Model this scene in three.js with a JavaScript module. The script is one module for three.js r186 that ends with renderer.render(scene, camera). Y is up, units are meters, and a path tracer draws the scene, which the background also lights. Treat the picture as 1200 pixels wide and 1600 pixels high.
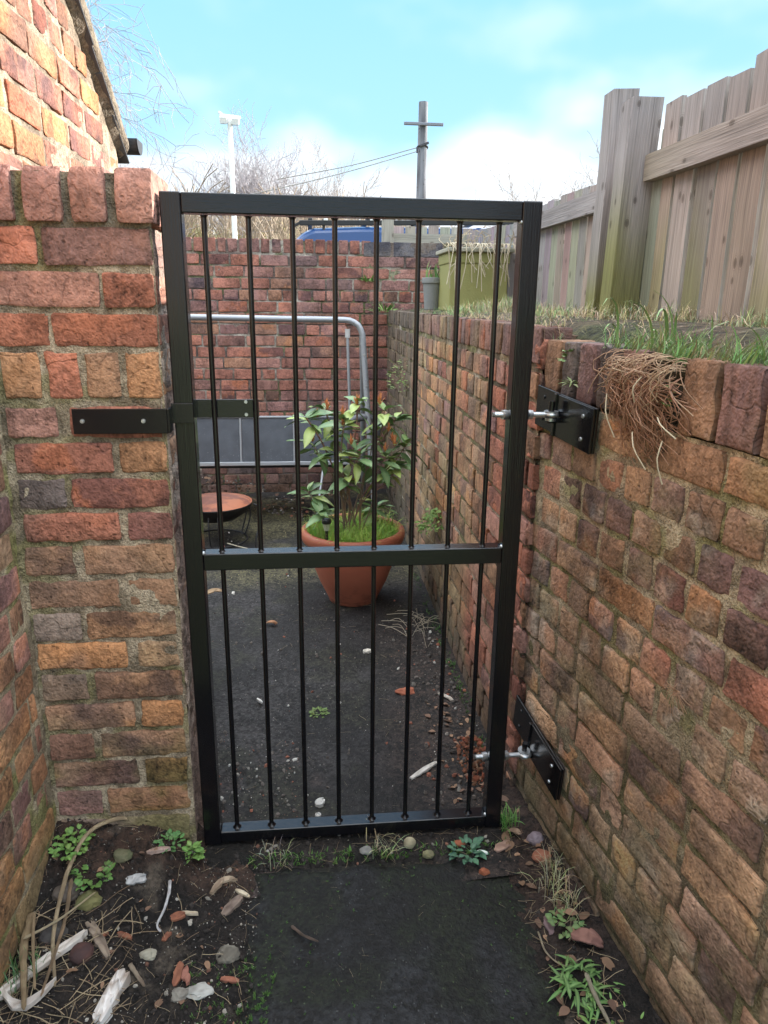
import * as THREE from 'three';
import { mergeGeometries } from 'three/addons/utils/BufferGeometryUtils.js';
import { RoundedBoxGeometry } from 'three/addons/geometries/RoundedBoxGeometry.js';

// ------------------------------------------------------------------ camera, sky, sun, exposure
const scene = new THREE.Scene();
const camera = new THREE.PerspectiveCamera(71.17, 768 / 1024, 0.05, 600);
camera.position.set(0, 1.585, 0);
camera.rotation.order = 'YXZ';
camera.rotation.set(-0.285944, -0.106049, 0.0123189);

const renderer = new THREE.WebGLRenderer({ antialias: true });
renderer.setSize(768, 1024);
renderer.toneMapping = THREE.LinearToneMapping;
renderer.toneMappingExposure = 5.9;
renderer.shadowMap.enabled = true;

// ------------------------------------------------------------------ noise and random helpers
function rng(seed) {
  let a = seed >>> 0;
  return () => { a = (a + 0x6D2B79F5) | 0; let t = Math.imul(a ^ (a >>> 15), 1 | a); t = (t + Math.imul(t ^ (t >>> 7), 61 | t)) ^ t; return ((t ^ (t >>> 14)) >>> 0) / 4294967296; };
}
function hash(x, y, z) {
  let h = Math.imul(x, 374761393) ^ Math.imul(y, 668265263) ^ Math.imul(z, 1274126177);
  h = Math.imul(h ^ (h >>> 13), 1274126177);
  return ((h ^ (h >>> 16)) >>> 0) / 4294967296;
}
const sm = t => t * t * (3 - 2 * t);
function noise(x, y, z) {
  const xi = Math.floor(x), yi = Math.floor(y), zi = Math.floor(z), u = sm(x - xi), v = sm(y - yi), w = sm(z - zi);
  const L = (a, b, t) => a + (b - a) * t;
  return L(L(L(hash(xi, yi, zi), hash(xi + 1, yi, zi), u), L(hash(xi, yi + 1, zi), hash(xi + 1, yi + 1, zi), u), v),
    L(L(hash(xi, yi, zi + 1), hash(xi + 1, yi, zi + 1), u), L(hash(xi, yi + 1, zi + 1), hash(xi + 1, yi + 1, zi + 1), u), v), w);
}
function fbm(x, y, z, o = 4) { let s = 0, a = 0.5, n = 0; for (let i = 0; i < o; i++) { s += a * noise(x, y, z + i * 17.3); n += a; a *= 0.5; x *= 2.03; y *= 2.03; z *= 2.03; } return s / n; }
const clamp = (x, a = 0, b = 1) => Math.min(b, Math.max(a, x));
const ss = (a, b, x) => sm(clamp((x - a) / (b - a)));
const mix3 = (a, b, t) => [a[0] + (b[0] - a[0]) * t, a[1] + (b[1] - a[1]) * t, a[2] + (b[2] - a[2]) * t];
const D2R = Math.PI / 180;

// sky: an equirectangular float picture, pale cyan with a white cloud bank near the horizon and thin cloud above; unseen overhead cloud brightened as fill
{
  const W = 1024, H = 512, data = new Float32Array(W * H * 4);
  for (let j = 0; j < H; j++) {
    const el = ((j + 0.5) / H - 0.5) * 180;
    for (let i = 0; i < W; i++) {
      const az = ((i + 0.5) / W - 0.5) * 2 * Math.PI;
      const ce = Math.cos(el * D2R), x = Math.cos(az) * ce, z = Math.sin(az) * ce, y = Math.sin(el * D2R);
      const e = Math.max(0, el);
      const t = ss(0, 60, e);
      let c = mix3([0.116, 0.187, 0.236], [0.030, 0.112, 0.215], Math.pow(t, 0.5));
      const k = 2.3 + e * 0.01;
      const top = 7.5 + 8.5 * fbm(x * 2.6 + 5.1, 3.3, z * 2.6 + 1.7, 3);
      const edge = (fbm(x * 9, y * 16, z * 9 + 4, 5) - 0.5) * 9;
      let bank = ss(2.2, -2.6, e + edge - top);
      const shade = fbm(x * 7 + 2, y * 14, z * 7, 4);
      const cl = mix3([0.165, 0.188, 0.213], [0.225, 0.228, 0.232], ss(0.35, 0.62, shade + 0.10 * ss(4, 13, e)));
      // thin high cloud everywhere, broken bright cloud added above the view to fill the shade
      const wisp = ss(0.5, 0.85, fbm(x * 3 * k, y * 7 * k, z * 3 * k + 9, 5)) * 0.5 * ss(4, 14, e);
      const fillCloud = ss(0.43, 0.58, fbm(x * 3.1 + 40, y * 3.1, z * 3.1 + 7, 5)) * ss(20, 34, e);
      c = mix3(c, [0.175, 0.205, 0.225], wisp);
      c = mix3(c, [1.0, 0.98, 0.95], fillCloud * 0.9);
      c = mix3(c, cl, bank * 0.93);
      if (el < 0) c = mix3(c, [0.2, 0.19, 0.16], ss(0, -4, el));
      const o = (j * W + i) * 4; data[o] = c[0]; data[o + 1] = c[1]; data[o + 2] = c[2]; data[o + 3] = 1;
    }
  }
  const sky = new THREE.DataTexture(data, W, H, THREE.RGBAFormat, THREE.FloatType);
  sky.mapping = THREE.EquirectangularReflectionMapping; sky.magFilter = THREE.LinearFilter; sky.needsUpdate = true;
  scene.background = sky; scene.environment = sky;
}
const sun = new THREE.DirectionalLight(new THREE.Color().setRGB(1, 0.93, 0.84), 2.05);
sun.position.set(20, 8.2, -5.5); sun.target.position.set(0, 0, 0);
sun.castShadow = true; sun.shadow.mapSize.set(4096, 4096); sun.shadow.camera.left = sun.shadow.camera.bottom = -20; sun.shadow.camera.right = sun.shadow.camera.top = 20; sun.shadow.camera.far = 80;
scene.add(sun, sun.target);

// ------------------------------------------------------------------ scene bookkeeping
const used = {};
function numbered(n) { const k = used[n] = (used[n] ?? -1) + 1; return k ? `${n}_${String(k).padStart(3, '0')}` : n; }
function shadows(m) { m.castShadow = m.receiveShadow = true; return m; }
function tag(o, label, category, group) { o.userData.label = label; o.userData.category = category; if (group) o.userData.group = group; return o; }
function thing(name, label, category, pos = [0, 0, 0], turn = 0, group) { const o = new THREE.Group(); o.name = numbered(name); o.position.set(...pos); o.rotation.y = turn; scene.add(o); return tag(o, label, category, group); }
function part(name, geo, mat, parent = scene, label) { const m = shadows(new THREE.Mesh(geo, mat)); m.name = numbered(name); parent.add(m); if (label) m.userData.label = label; return m; }
function struct(name, geo, mat) { const m = part(name, geo, mat); m.userData.kind = 'structure'; return m; }
function stuff(o) { o.userData.kind = 'stuff'; return o; }
const V = (x, y, z) => new THREE.Vector3(x, y, z);

// ------------------------------------------------------------------ textures (tileable)
function field(n, pu, pv, oct, seed, gain = 0.5) {
  const f = new Float32Array(n * n); let amp = 1, tot = 0;
  for (let o = 0; o < oct; o++) {
    const P = pu << o, Q = pv << o; tot += amp;
    const lat = new Float32Array(P * Q); for (let q = 0; q < Q; q++) for (let p = 0; p < P; p++) lat[q * P + p] = hash(p, q, seed * 31 + o * 7);
    for (let j = 0; j < n; j++) {
      const y = j / n * Q, yi = Math.floor(y), v = sm(y - yi), r0 = yi * P, r1 = ((yi + 1) % Q) * P;
      for (let i = 0; i < n; i++) {
        const x = i / n * P, xi = Math.floor(x), u = sm(x - xi), x1 = (xi + 1) % P;
        const a = lat[r0 + xi] + (lat[r0 + x1] - lat[r0 + xi]) * u, b = lat[r1 + xi] + (lat[r1 + x1] - lat[r1 + xi]) * u;
        f[j * n + i] += amp * (a + (b - a) * v);
      }
    }
    amp *= gain;
  }
  for (let i = 0; i < f.length; i++) f[i] /= tot;
  return f;
}
const enc = x => { x = clamp(x); return Math.round(255 * (x <= 0.0031308 ? 12.92 * x : 1.055 * Math.pow(x, 1 / 2.4) - 0.055)); };
function tex(n, fn, srgb) {
  const d = new Uint8Array(n * n * 4);
  for (let k = 0; k < n * n; k++) {
    const c = fn(k);
    if (srgb) { d[k * 4] = enc(c[0]); d[k * 4 + 1] = enc(c[1]); d[k * 4 + 2] = enc(c[2]); } else d[k * 4] = d[k * 4 + 1] = d[k * 4 + 2] = Math.round(clamp(c) * 255);
    d[k * 4 + 3] = 255;
  }
  const t = new THREE.DataTexture(d, n, n, THREE.RGBAFormat, THREE.UnsignedByteType);
  t.wrapS = t.wrapT = THREE.RepeatWrapping; t.magFilter = THREE.LinearFilter; t.minFilter = THREE.LinearMipmapLinearFilter; t.generateMipmaps = true;
  if (srgb) t.colorSpace = THREE.SRGBColorSpace;
  t.needsUpdate = true; return t;
}
function splat(n, arr, count, seed, rmin, rmax, fn) {            // soft round specks, wrapped
  const r = rng(seed);
  for (let c = 0; c < count; c++) {
    const cx = r() * n, cy = r() * n, R = rmin + (rmax - rmin) * Math.pow(r(), 3), sx = 0.6 + r() * 0.8, val = fn(r);
    for (let j = -Math.ceil(R * 1.5); j <= R * 1.5; j++) for (let i = -Math.ceil(R * 1.5); i <= R * 1.5; i++) {
      const q = Math.hypot(i / sx, j * sx) / R; if (q > 1) continue;
      const k = ((Math.floor(cy + j) + n) % n) * n + (Math.floor(cx + i) + n) % n; arr[k] = Math.max(arr[k], val * (1 - q * q * q));
    }
  }
  return arr;
}
const N = 1024;
const fA = field(N, 5, 5, 5, 1), fB = field(N, 22, 22, 5, 2, 0.6), fC = field(N, 7, 7, 5, 3), fD = field(N, 90, 90, 3, 4, 0.7), fE = field(N, 11, 11, 4, 5), fV = field(N, 40, 6, 4, 6);
const sand = field(N, 160, 160, 2, 8, 0.8);
const pits = splat(N, new Float32Array(N * N), 1500, 3, 1.2, 5.5, r => 0.4 + 0.6 * r());
const fF = field(N, 14, 14, 5, 7, 0.6), flake = fF.map((q, k) => ss(0.50, 0.535, q) * 0.6 + ss(0.42, 0.44, fE[k] * 0.6 + fB[k] * 0.4) * 0.4);
const crack = k => { const m = ss(0.5, 0.6, fA[k]); return m * ss(0.016, 0.004, Math.abs(fC[k] - 0.5)); };
const lich = splat(N, new Float32Array(N * N), 900, 33, 0.8, 4.5, r => 0.15 + 0.5 * r() * r());
const brickMap = tex(N, k => {
  let v = 0.78 + 1.0 * (fA[k] - 0.5) + 0.6 * (fB[k] - 0.5) + 0.75 * (fD[k] - 0.5) + 0.45 * (sand[k] - 0.5); v *= 1 - 0.25 * flake[k];
  v *= 1 - 0.55 * pits[k]; v *= 1 - 0.3 * crack(k);
  const w = ss(0.5, 0.75, fE[k]); v += (1.05 - v) * lich[k] * ss(0.45, 0.6, fA[k]);
  return [v, v * (1 - 0.06 * w), v * (1 - 0.14 * w)];
}, true);
const scorchMap = tex(N, k => {
  let v = 0.80 + 0.7 * (fA[k] - 0.5) + 0.55 * (fB[k] - 0.5) + 0.75 * (fD[k] - 0.5) + 0.45 * (sand[k] - 0.5); v *= 1 - 0.2 * flake[k];
  v *= 1 - 0.5 * pits[k]; v *= 1 - 0.3 * crack(k);
  const s = ss(0.46, 0.58, fC[k] * 0.72 + fB[k] * 0.28), o = ss(0.56, 0.66, fE[k]);
  let c = mix3([v, v, v], [v * 0.42, v * 0.44, v * 0.54], s * 0.85);
  return mix3(c, [v * 1.25, v * 1.05, v * 0.8], o * (1 - s) * 0.8);
}, true);
const streakMap = tex(N, k => {
  let v = 0.78 + 0.6 * (fA[k] - 0.5) + 1.0 * (fV[k] - 0.5) + 0.7 * (fD[k] - 0.5); v *= 1 - 0.2 * flake[k];
  v *= 1 - 0.5 * pits[k]; v *= 1 - 0.4 * crack(k);
  const s = ss(0.5, 0.66, fV[k] * 0.6 + fC[k] * 0.4);
  return mix3([v, v, v], [v * 0.55, v * 0.58, v * 0.66], s * 0.7);
}, true);
const brickBump = tex(N, k => 0.6 + 0.45 * (fB[k] - 0.5) + 0.32 * (fD[k] - 0.5) + 0.45 * (sand[k] - 0.5) + 0.2 * (fE[k] - 0.5) - 0.32 * pits[k] - 0.2 * crack(k) - 0.2 * flake[k]);
const lumps = field(N, 30, 30, 5, 9, 0.6);
const grit = splat(N, new Float32Array(N * N), 5200, 10, 1, 4.2, r => 0.3 + 0.7 * r());
const mortarMap = tex(N, k => { const v = 0.72 + 0.8 * (lumps[k] - 0.5) + 0.8 * (sand[k] - 0.5) + 0.18 * grit[k]; return [v, v * 0.985, v * 0.95]; }, true);
const mortarBump = tex(N, k => 0.4 + 0.9 * (lumps[k] - 0.5) + 0.5 * (sand[k] - 0.5) + 0.25 * grit[k]);
const grainA = field(N, 48, 2, 4, 12, 0.65), grainB = field(N, 9, 1, 3, 13), fibre = field(N, 200, 10, 2, 14);
const knot = new Float32Array(N * N); { const r = rng(71); for (let q = 0; q < 9; q++) { const cx = r() * N, cy = r() * N, a = 22 + 22 * r(), b = a * 0.42; for (let j = -60; j <= 60; j++) for (let i = -110; i <= 110; i++) { const d = Math.hypot(i / a, j / b); if (d < 2.2) { const k = ((Math.floor(cy + j) + N) % N) * N + (Math.floor(cx + i) + N) % N; knot[k] = Math.max(knot[k], d < 1 ? 1 - 0.35 * d : 0.4 * (2.2 - d) * (0.5 + 0.5 * Math.sin(d * 14))); } } } }
const woodMap = tex(N, k => {
  const ring = 0.5 + 0.5 * Math.sin((grainB[k] * 9 + grainA[k] * 1.5) * 6.28);
  const v = 0.80 + 0.55 * (grainA[k] - 0.5) + 0.16 * (ring - 0.5) + 0.45 * (fibre[k] - 0.5) + 0.3 * (fA[k] - 0.5), w = v * (1 - 0.6 * knot[k]);
  return [w, w * (0.985 - 0.06 * knot[k]), w * (0.96 - 0.1 * knot[k])];
}, true);
const woodBump = tex(N, k => 0.5 + 0.8 * (grainA[k] - 0.5) + 0.6 * (fibre[k] - 0.5));
const specks = splat(N, new Float32Array(N * N), 4200, 20, 0.8, 3.2, r => 0.10 + 0.75 * Math.pow(r(), 2.0));
const concMap = tex(N, k => {
  const v = 0.046 + 0.08 * (fA[k] - 0.5) + 0.12 * (fB[k] - 0.5) + 0.22 * (fD[k] - 0.5) + 0.10 * (sand[k] - 0.5);
  return mix3([v, v, v * 1.02], [0.95, 0.92, 0.84], specks[k]);
}, true);
const concBump = tex(N, k => 0.4 + 0.35 * (fB[k] - 0.5) + 0.7 * (fD[k] - 0.5) + 0.3 * (sand[k] - 0.5) + 0.4 * specks[k]);
const soilMap = tex(N, k => { const v = 0.42 + 0.9 * (fB[k] - 0.5) + 0.8 * (fD[k] - 0.5) + 0.4 * (lumps[k] - 0.5); return mix3([v, v * 0.92, v * 0.85], [1, 0.93, 0.8], ss(0.35, 0.6, specks[k]) * 0.5); }, true);
const soilBump = tex(N, k => 0.4 + 0.8 * (lumps[k] - 0.5) + 0.6 * (fD[k] - 0.5) + 0.5 * (fB[k] - 0.5));

// ------------------------------------------------------------------ materials
const std = (o) => new THREE.MeshStandardMaterial(o);
const phys = (o) => new THREE.MeshPhysicalMaterial(o);
const rgb = (r, g, b) => new THREE.Color().setRGB(r, g, b);
const M = {
  brick: [brickMap, scorchMap, streakMap].map(m => std({ map: m, bumpMap: brickBump, bumpScale: 0.0055, roughness: 0.92, vertexColors: true })),
  mortar: std({ map: mortarMap, bumpMap: mortarBump, bumpScale: 0.006, roughness: 0.97, vertexColors: true }),
  wood: std({ map: woodMap, bumpMap: woodBump, bumpScale: 0.002, roughness: 0.88, vertexColors: true }),
  conc: std({ map: concMap, bumpMap: concBump, bumpScale: 0.0045, roughness: 0.74, vertexColors: true }),
  soil: std({ map: soilMap, bumpMap: soilBump, bumpScale: 0.008, roughness: 0.95, vertexColors: true }),
  gate: phys({ color: rgb(0.006, 0.006, 0.008), roughness: 0.2, clearcoat: 0.15, clearcoatRoughness: 0.1, bumpMap: fieldBump(), bumpScale: 0.0003 }),
  zinc: std({ color: rgb(0.6, 0.62, 0.64), metalness: 0.9, roughness: 0.38 }),
  galv: std({ color: rgb(0.36, 0.38, 0.41), metalness: 0.55, roughness: 0.5, bumpMap: mortarBump, bumpScale: 0.0005 }),
  leaf: std({ vertexColors: true, roughness: 0.38, side: THREE.DoubleSide }),
  grass: std({ vertexColors: true, roughness: 0.6, side: THREE.DoubleSide }),
  dry: std({ vertexColors: true, roughness: 0.85, side: THREE.DoubleSide }),
  plain: std({ vertexColors: true, roughness: 0.9, bumpMap: brickBump, bumpScale: 0.003 }),
  rough: std({ vertexColors: true, roughness: 0.92, flatShading: true }),
  terra: std({ color: rgb(0.46, 0.135, 0.075), roughness: 0.5, bumpMap: mortarBump, bumpScale: 0.0008, map: tex(256, k => { const i = k % 256, j = (k / 256) | 0, q = ((j * 4) * N + i * 4); const v = 0.82 + 0.5 * (fA[q] - 0.5) + 0.2 * (fB[q] - 0.5); return [v, v, v]; }, true) }),
};
function fieldBump() { const t = tex(256, k => { const i = k % 256, j = (k / 256) | 0; return fB[(j * 4) * N + i * 4]; }); return t; }

// ------------------------------------------------------------------ geometry helpers
function place(g, x = 0, y = 0, z = 0, rx = 0, ry = 0, rz = 0) { g.applyMatrix4(new THREE.Matrix4().compose(V(x, y, z), new THREE.Quaternion().setFromEuler(new THREE.Euler(rx, ry, rz)), V(1, 1, 1))); return g; }
function clean(g) { const h = g.index ? g.toNonIndexed() : g; for (const a of Object.keys(h.attributes)) if (!['position', 'normal', 'uv', 'color'].includes(a)) h.deleteAttribute(a); return h; }
function merge(list) { return mergeGeometries(list.map(clean)); }
function tint(g, c) { const n = g.attributes.position.count, a = new Float32Array(n * 3), p = g.attributes.position; for (let i = 0; i < n; i++) { const q = typeof c === 'function' ? c(p.getX(i), p.getY(i), p.getZ(i)) : c; a[i * 3] = q[0]; a[i * 3 + 1] = q[1]; a[i * 3 + 2] = q[2]; } g.setAttribute('color', new THREE.BufferAttribute(a, 3)); return g; }
function rbox(w, h, d, r = 0.003, s = 2) { return new RoundedBoxGeometry(w, h, d, s, Math.min(r, w / 2.01, h / 2.01, d / 2.01)); }
function tube(pts, r, seg = 12, rad = 6, closed = false) { return new THREE.TubeGeometry(new THREE.CatmullRomCurve3(pts.map(p => V(...p)), closed), seg, r, rad, closed); }
function fromArrays(pos, idx, uv, col) {
  const g = new THREE.BufferGeometry(); g.setAttribute('position', new THREE.Float32BufferAttribute(pos, 3)); g.setAttribute('uv', new THREE.Float32BufferAttribute(uv, 2));
  if (col) g.setAttribute('color', new THREE.Float32BufferAttribute(col, 3)); g.setIndex(idx); g.computeVertexNormals(); return g;
}
// a worn brick whose face lies at z = 0: irregular outline, rounded arrises, slightly uneven face
function brickGeo(w, h, dep, o) {
  const { nx = 4, ny = 2, rough = 1, seed = 1, col, uo = [0, 0], bull = 0 } = o, r = rng(seed);
  const e = Math.min(0.0065, h * 0.12), xs = [-w / 2], ys = [-h / 2];
  for (let i = 0; i <= nx; i++) xs.push(-w / 2 + e + (w - 2 * e) * i / nx); xs.push(w / 2);
  for (let i = 0; i <= ny; i++) ys.push(-h / 2 + e + (h - 2 * e) * i / ny); ys.push(h / 2);
  const nX = xs.length, nY = ys.length, pos = [], uv = [], cl = [], idx = [];
  const cr = () => (0.1 + 0.9 * r() * r() * rough) * 0.006;
  const ofs = [r() * 50, r() * 50];
  const push = (x, y, z, d, edge) => { pos.push(x, y, z); uv.push(x + uo[0] + d * Math.sign(x) * 0.5, y + uo[1] + d * Math.sign(y) * 0.5); const c = col(x, y, z), dk = edge ? 0.76 + 0.3 * noise(x * 70 + ofs[0], y * 70, 5) : 1; cl.push(c[0] * dk, c[1] * dk, c[2] * dk); };
  const ring = [];
  const chip = r() < 0.35 * rough ? [r() < 0.5 ? 0 : 1, r() < 0.5 ? 0 : 1, 0.006 + 0.012 * r()] : null;
  for (let j = 0; j < nY; j++) for (let i = 0; i < nX; i++) {
    let x = xs[i], y = ys[j], z;
    const bx = i === 0 || i === nX - 1, by = j === 0 || j === nY - 1;
    const n1 = fbm(x * 34 + ofs[0], y * 34 + ofs[1], 1, 3) - 0.5, n2 = fbm(x * 34 + ofs[0], y * 34 + ofs[1], 7, 3) - 0.5, n3 = fbm(x * 30 + ofs[0], y * 30 + ofs[1], 3, 4) - 0.5;
    if (bx) x -= Math.sign(x) * (0.0025 + n1 * 0.012) * rough;
    if (by) y -= Math.sign(y) * (0.001 + n2 * 0.010) * rough;
    if (bx && by) { const k = cr() + 0.0005; x -= Math.sign(x) * k; y -= Math.sign(y) * k; if (chip && (x > 0) == chip[0] && (y > 0) == chip[1]) { x -= Math.sign(x) * chip[2]; y -= Math.sign(y) * chip[2] * 0.7; } }
    z = n3 * 0.0070 * rough - (bx || by ? 0.0010 + 0.0040 * rough * noise(x * 55, y * 55, 9) : 0);
    if (bull) z -= bull * Math.pow(clamp((ys[j] / h + 0.5 - 0.6) / 0.4), 2);
    push(x, y, z, 0, bx || by);
  }
  const at = (i, j) => j * nX + i;
  for (let j = 0; j < nY - 1; j++) for (let i = 0; i < nX - 1; i++) { const a = at(i, j), b = at(i + 1, j), c = at(i + 1, j + 1), d = at(i, j + 1); idx.push(a, b, c, a, c, d); }
  for (let i = 0; i < nX; i++) ring.push(at(i, 0)); for (let j = 1; j < nY; j++) ring.push(at(nX - 1, j)); for (let i = nX - 2; i >= 0; i--) ring.push(at(i, nY - 1)); for (let j = nY - 2; j > 0; j--) ring.push(at(0, j));
  const front = pos.length / 3; for (const k of ring) { pos.push(pos[k * 3], pos[k * 3 + 1], pos[k * 3 + 2] - 0.0006); uv.push(uv[k * 2], uv[k * 2 + 1]); cl.push(cl[k * 3], cl[k * 3 + 1], cl[k * 3 + 2]); }
  const base = pos.length / 3;
  for (const k of ring) { const x = pos[k * 3], y = pos[k * 3 + 1]; push(x, y, -dep, dep); }
  for (let k = 0; k < ring.length; k++) { const n = (k + 1) % ring.length; idx.push(front + k, base + k, base + n, front + k, base + n, front + n); }
  return fromArrays(pos, idx, uv, cl);
}
// linear base colours of the bricks
const BC = { red: [0.57, 0.23, 0.155], orange: [0.66, 0.335, 0.17], plum: [0.37, 0.205, 0.18], brown: [0.53, 0.30, 0.185], buff: [0.62, 0.42, 0.27], dark: [0.22, 0.18, 0.18], pink: [0.58, 0.30, 0.235], grey: [0.46, 0.34, 0.265] };
let brickSeed = 100;
// adds one brick to a wall group: (u, v) its centre in wall metres
function addBrick(wall, u, v, w, h, kind, stain, o = {}) {
  const seed = ++brickSeed, r = rng(seed * 7 + 3), k = 0.8 + 0.4 * r(), hue = (r() - 0.5) * 0.16;
  let b = BC[kind].map((c, i) => c * k * (i === 0 ? 1 + hue * 0.5 : i === 2 ? 1 - hue : 1));
  const tz = o.tz ?? (r() - 0.5) * 0.007;
  const dep = o.dep ?? 0.045;
  const g = brickGeo(w, h, dep, { ...o, seed, uo: [r() * 7, r() * 7], col: (x, y, z) => stain(b, u + x, v + y, z < -0.02) });
  const m = part('brick', g, M.brick[o.mat ?? (r() < 0.5 ? 0 : r() < 0.62 ? 1 : 2)], wall);
  m.position.set(u, v, tz); m.rotation.set((r() - 0.5) * 0.035, (r() - 0.5) * 0.025, (o.rot ?? 0) + (r() - 0.5) * 0.018 * (o.rough ?? 1));
  return m;
}
// mortar bed: an uneven sheet a little behind the faces of the bricks
function mortarSheet(u0, u1, v0, v1, cell, z0, amp, col, seed, topFn) {
  const nx = Math.max(2, Math.round((u1 - u0) / cell)), ny = Math.max(2, Math.round((v1 - v0) / cell)), pos = [], uv = [], cl = [], idx = [];
  for (let j = 0; j <= ny; j++) for (let i = 0; i <= nx; i++) {
    const u = u0 + (u1 - u0) * i / nx; let v = v0 + (v1 - v0) * j / ny; if (topFn) v = v0 + (topFn(u) - v0) * j / ny;
    const z = z0 + amp * (fbm(u * 26, v * 26, seed, 3) - 0.5) * 2 + amp * 0.8 * (fbm(u * 7, v * 7, seed + 3, 2) - 0.5) * 2;
    pos.push(u, v, z); uv.push(u * 1.6, v * 1.6); const c = col(u, v); cl.push(...c);
  }
  for (let j = 0; j < ny; j++) for (let i = 0; i < nx; i++) { const a = j * (nx + 1) + i; idx.push(a, a + 1, a + nx + 2, a, a + nx + 2, a + nx + 1); }
  return fromArrays(pos, idx, uv, cl);
}
function coreBox(u0, u1, v0, v1, z0, z1, c) { const g = tint(new THREE.BoxGeometry(u1 - u0, v1 - v0, z1 - z0), c); return place(g, (u0 + u1) / 2, (v0 + v1) / 2, (z0 + z1) / 2); }

// ================================================================== THE GROUND
const Y0 = 0;                                            // the yard's concrete
struct('ground', tint(place(new THREE.PlaneGeometry(900, 900, 1, 1), 0, -0.06, -200, -Math.PI / 2), [0.4, 0.42, 0.25]), std({ vertexColors: true, roughness: 1, color: rgb(0.35, 0.4, 0.3) }));
function sheet(x0, x1, z0, z1, cell, hFn, cFn, uvs = 1) {
  const nx = Math.round((x1 - x0) / cell), nz = Math.round((z1 - z0) / cell), pos = [], uv = [], cl = [], idx = [];
  for (let j = 0; j <= nz; j++) for (let i = 0; i <= nx; i++) { const x = x0 + (x1 - x0) * i / nx, z = z0 + (z1 - z0) * j / nz; pos.push(x, hFn(x, z), z); uv.push(x * uvs, z * uvs); cl.push(...cFn(x, z)); }
  for (let j = 0; j < nz; j++) for (let i = 0; i < nx; i++) { const a = j * (nx + 1) + i, b = a + 1, c = a + nx + 2, d = a + nx + 1; idx.push(a, d, c, a, c, b); }
  return fromArrays(pos, idx, uv, cl);
}
// yard floor beyond the gate: dark wet concrete, mossy at the far end and by the walls
const wallX = 0.645;
const yardH = (x, z) => 0.012 * (fbm(x * 1.3, z * 1.3, 2, 3) - 0.5) + 0.005 * (fbm(x * 8, z * 8, 5, 2) - 0.5) + 0.018 * ss(0.28, 0.62, x + 0.2 * (fbm(x * 5, z * 5, 8) - 0.5));
function yardC(x, z) {
  let c = [0.40, 0.375, 0.38];
  const d = fbm(x * 2.2, z * 2.2, 11, 4), e = fbm(x * 7, z * 7, 14, 3);
  c = mix3(c, [0.17, 0.16, 0.17], ss(0.38, 0.6, d));
  c = mix3(c, [0.26, 0.27, 0.13], ss(0.52, 0.66, e) * 0.6);
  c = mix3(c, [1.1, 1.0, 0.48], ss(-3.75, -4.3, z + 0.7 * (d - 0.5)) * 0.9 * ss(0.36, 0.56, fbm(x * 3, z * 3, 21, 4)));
  const soilEdge = ss(0.22, 0.45, x + 0.35 * (d - 0.5)) * ss(-3.6, -2.9, z);
  c = mix3(c, [0.46, 0.30, 0.235], soilEdge * 0.75);
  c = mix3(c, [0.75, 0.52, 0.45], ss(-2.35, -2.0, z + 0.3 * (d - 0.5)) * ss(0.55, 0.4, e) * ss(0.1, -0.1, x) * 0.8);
  return c;
}
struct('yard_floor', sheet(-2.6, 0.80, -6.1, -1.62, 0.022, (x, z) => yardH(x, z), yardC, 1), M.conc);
// path slab this side of the gate
const slabC = (x, z) => { const d = fbm(x * 4, z * 4, 31, 4), e = fbm(x * 9, z * 9, 34, 3); let c = [0.15, 0.165, 0.19]; c = mix3(c, [0.075, 0.082, 0.095], ss(0.42, 0.6, d)); c = mix3(c, [0.085, 0.135, 0.045], ss(0.44, 0.60, e + 0.10 * ss(0.2, 0.5, x) + 0.08 * ss(-1.5, -1.75, z)) * 0.9); return c; };
{
  const edge = (z) => -0.185 + 0.03 * Math.sin(z * 9);
  const g = sheet(-0.2, 0.64, -1.735, -0.35, 0.02, (x, z) => 0.008 + 0.007 * (fbm(x * 9, z * 9, 41, 3) - 0.5) - 0.022 * ss(0.045, 0, Math.min(x + 0.2, 0.64 - x, z + 1.735) + 0.05 * (fbm(x * 14, z * 14, 3) - 0.45)), slabC, 1);
  struct('path_slab', g, M.conc);
}
// black soil strip left of the slab, banked up to the wall, and the margin along the right wall
const soilHL = (x, z) => 0.004 + 0.105 * ss(-1.48, -1.80, z) * ss(-0.30, -0.43, x) + 0.05 * ss(-0.35, -0.72, x) + 0.012 * ss(-0.16, -0.3, x) + 0.030 * (fbm(x * 7, z * 7, 51, 4) - 0.5) + 0.020 * (fbm(x * 30, z * 30, 54, 3) - 0.5) + 0.011 * (fbm(x * 85, z * 85, 57, 2) - 0.5) - 0.05 * ss(-0.20, -0.10, x);
function soilC(x, z) {
  const d = fbm(x * 5, z * 5, 61, 4), e = fbm(x * 16, z * 16, 64, 3);
  let c = mix3([0.036, 0.031, 0.030], [0.017, 0.0155, 0.016], ss(0.4, 0.6, d));
  c = mix3(c, [0.105, 0.066, 0.05], ss(-1.58, -1.72, z + 0.12 * (d - 0.5)) * 0.8);
  c = mix3(c, [0.16, 0.145, 0.125], ss(0.56, 0.70, e) * ss(0.5, 0.62, d) * 0.8);
  return c;
}
struct('soil', sheet(-0.80, -0.10, -1.86, -0.85, 0.0075, soilHL, soilC, 1.7), M.soil);
const soilHR = (x, z) => 0.004 + 0.045 * ss(0.50, 0.72, x) + 0.022 * (fbm(x * 9, z * 9, 71, 4) - 0.5) + 0.014 * (fbm(x * 32, z * 32, 74, 3) - 0.5) + 0.008 * (fbm(x * 85, z * 85, 77, 2) - 0.5) - 0.03 * ss(0.54, 0.44, x);
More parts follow.
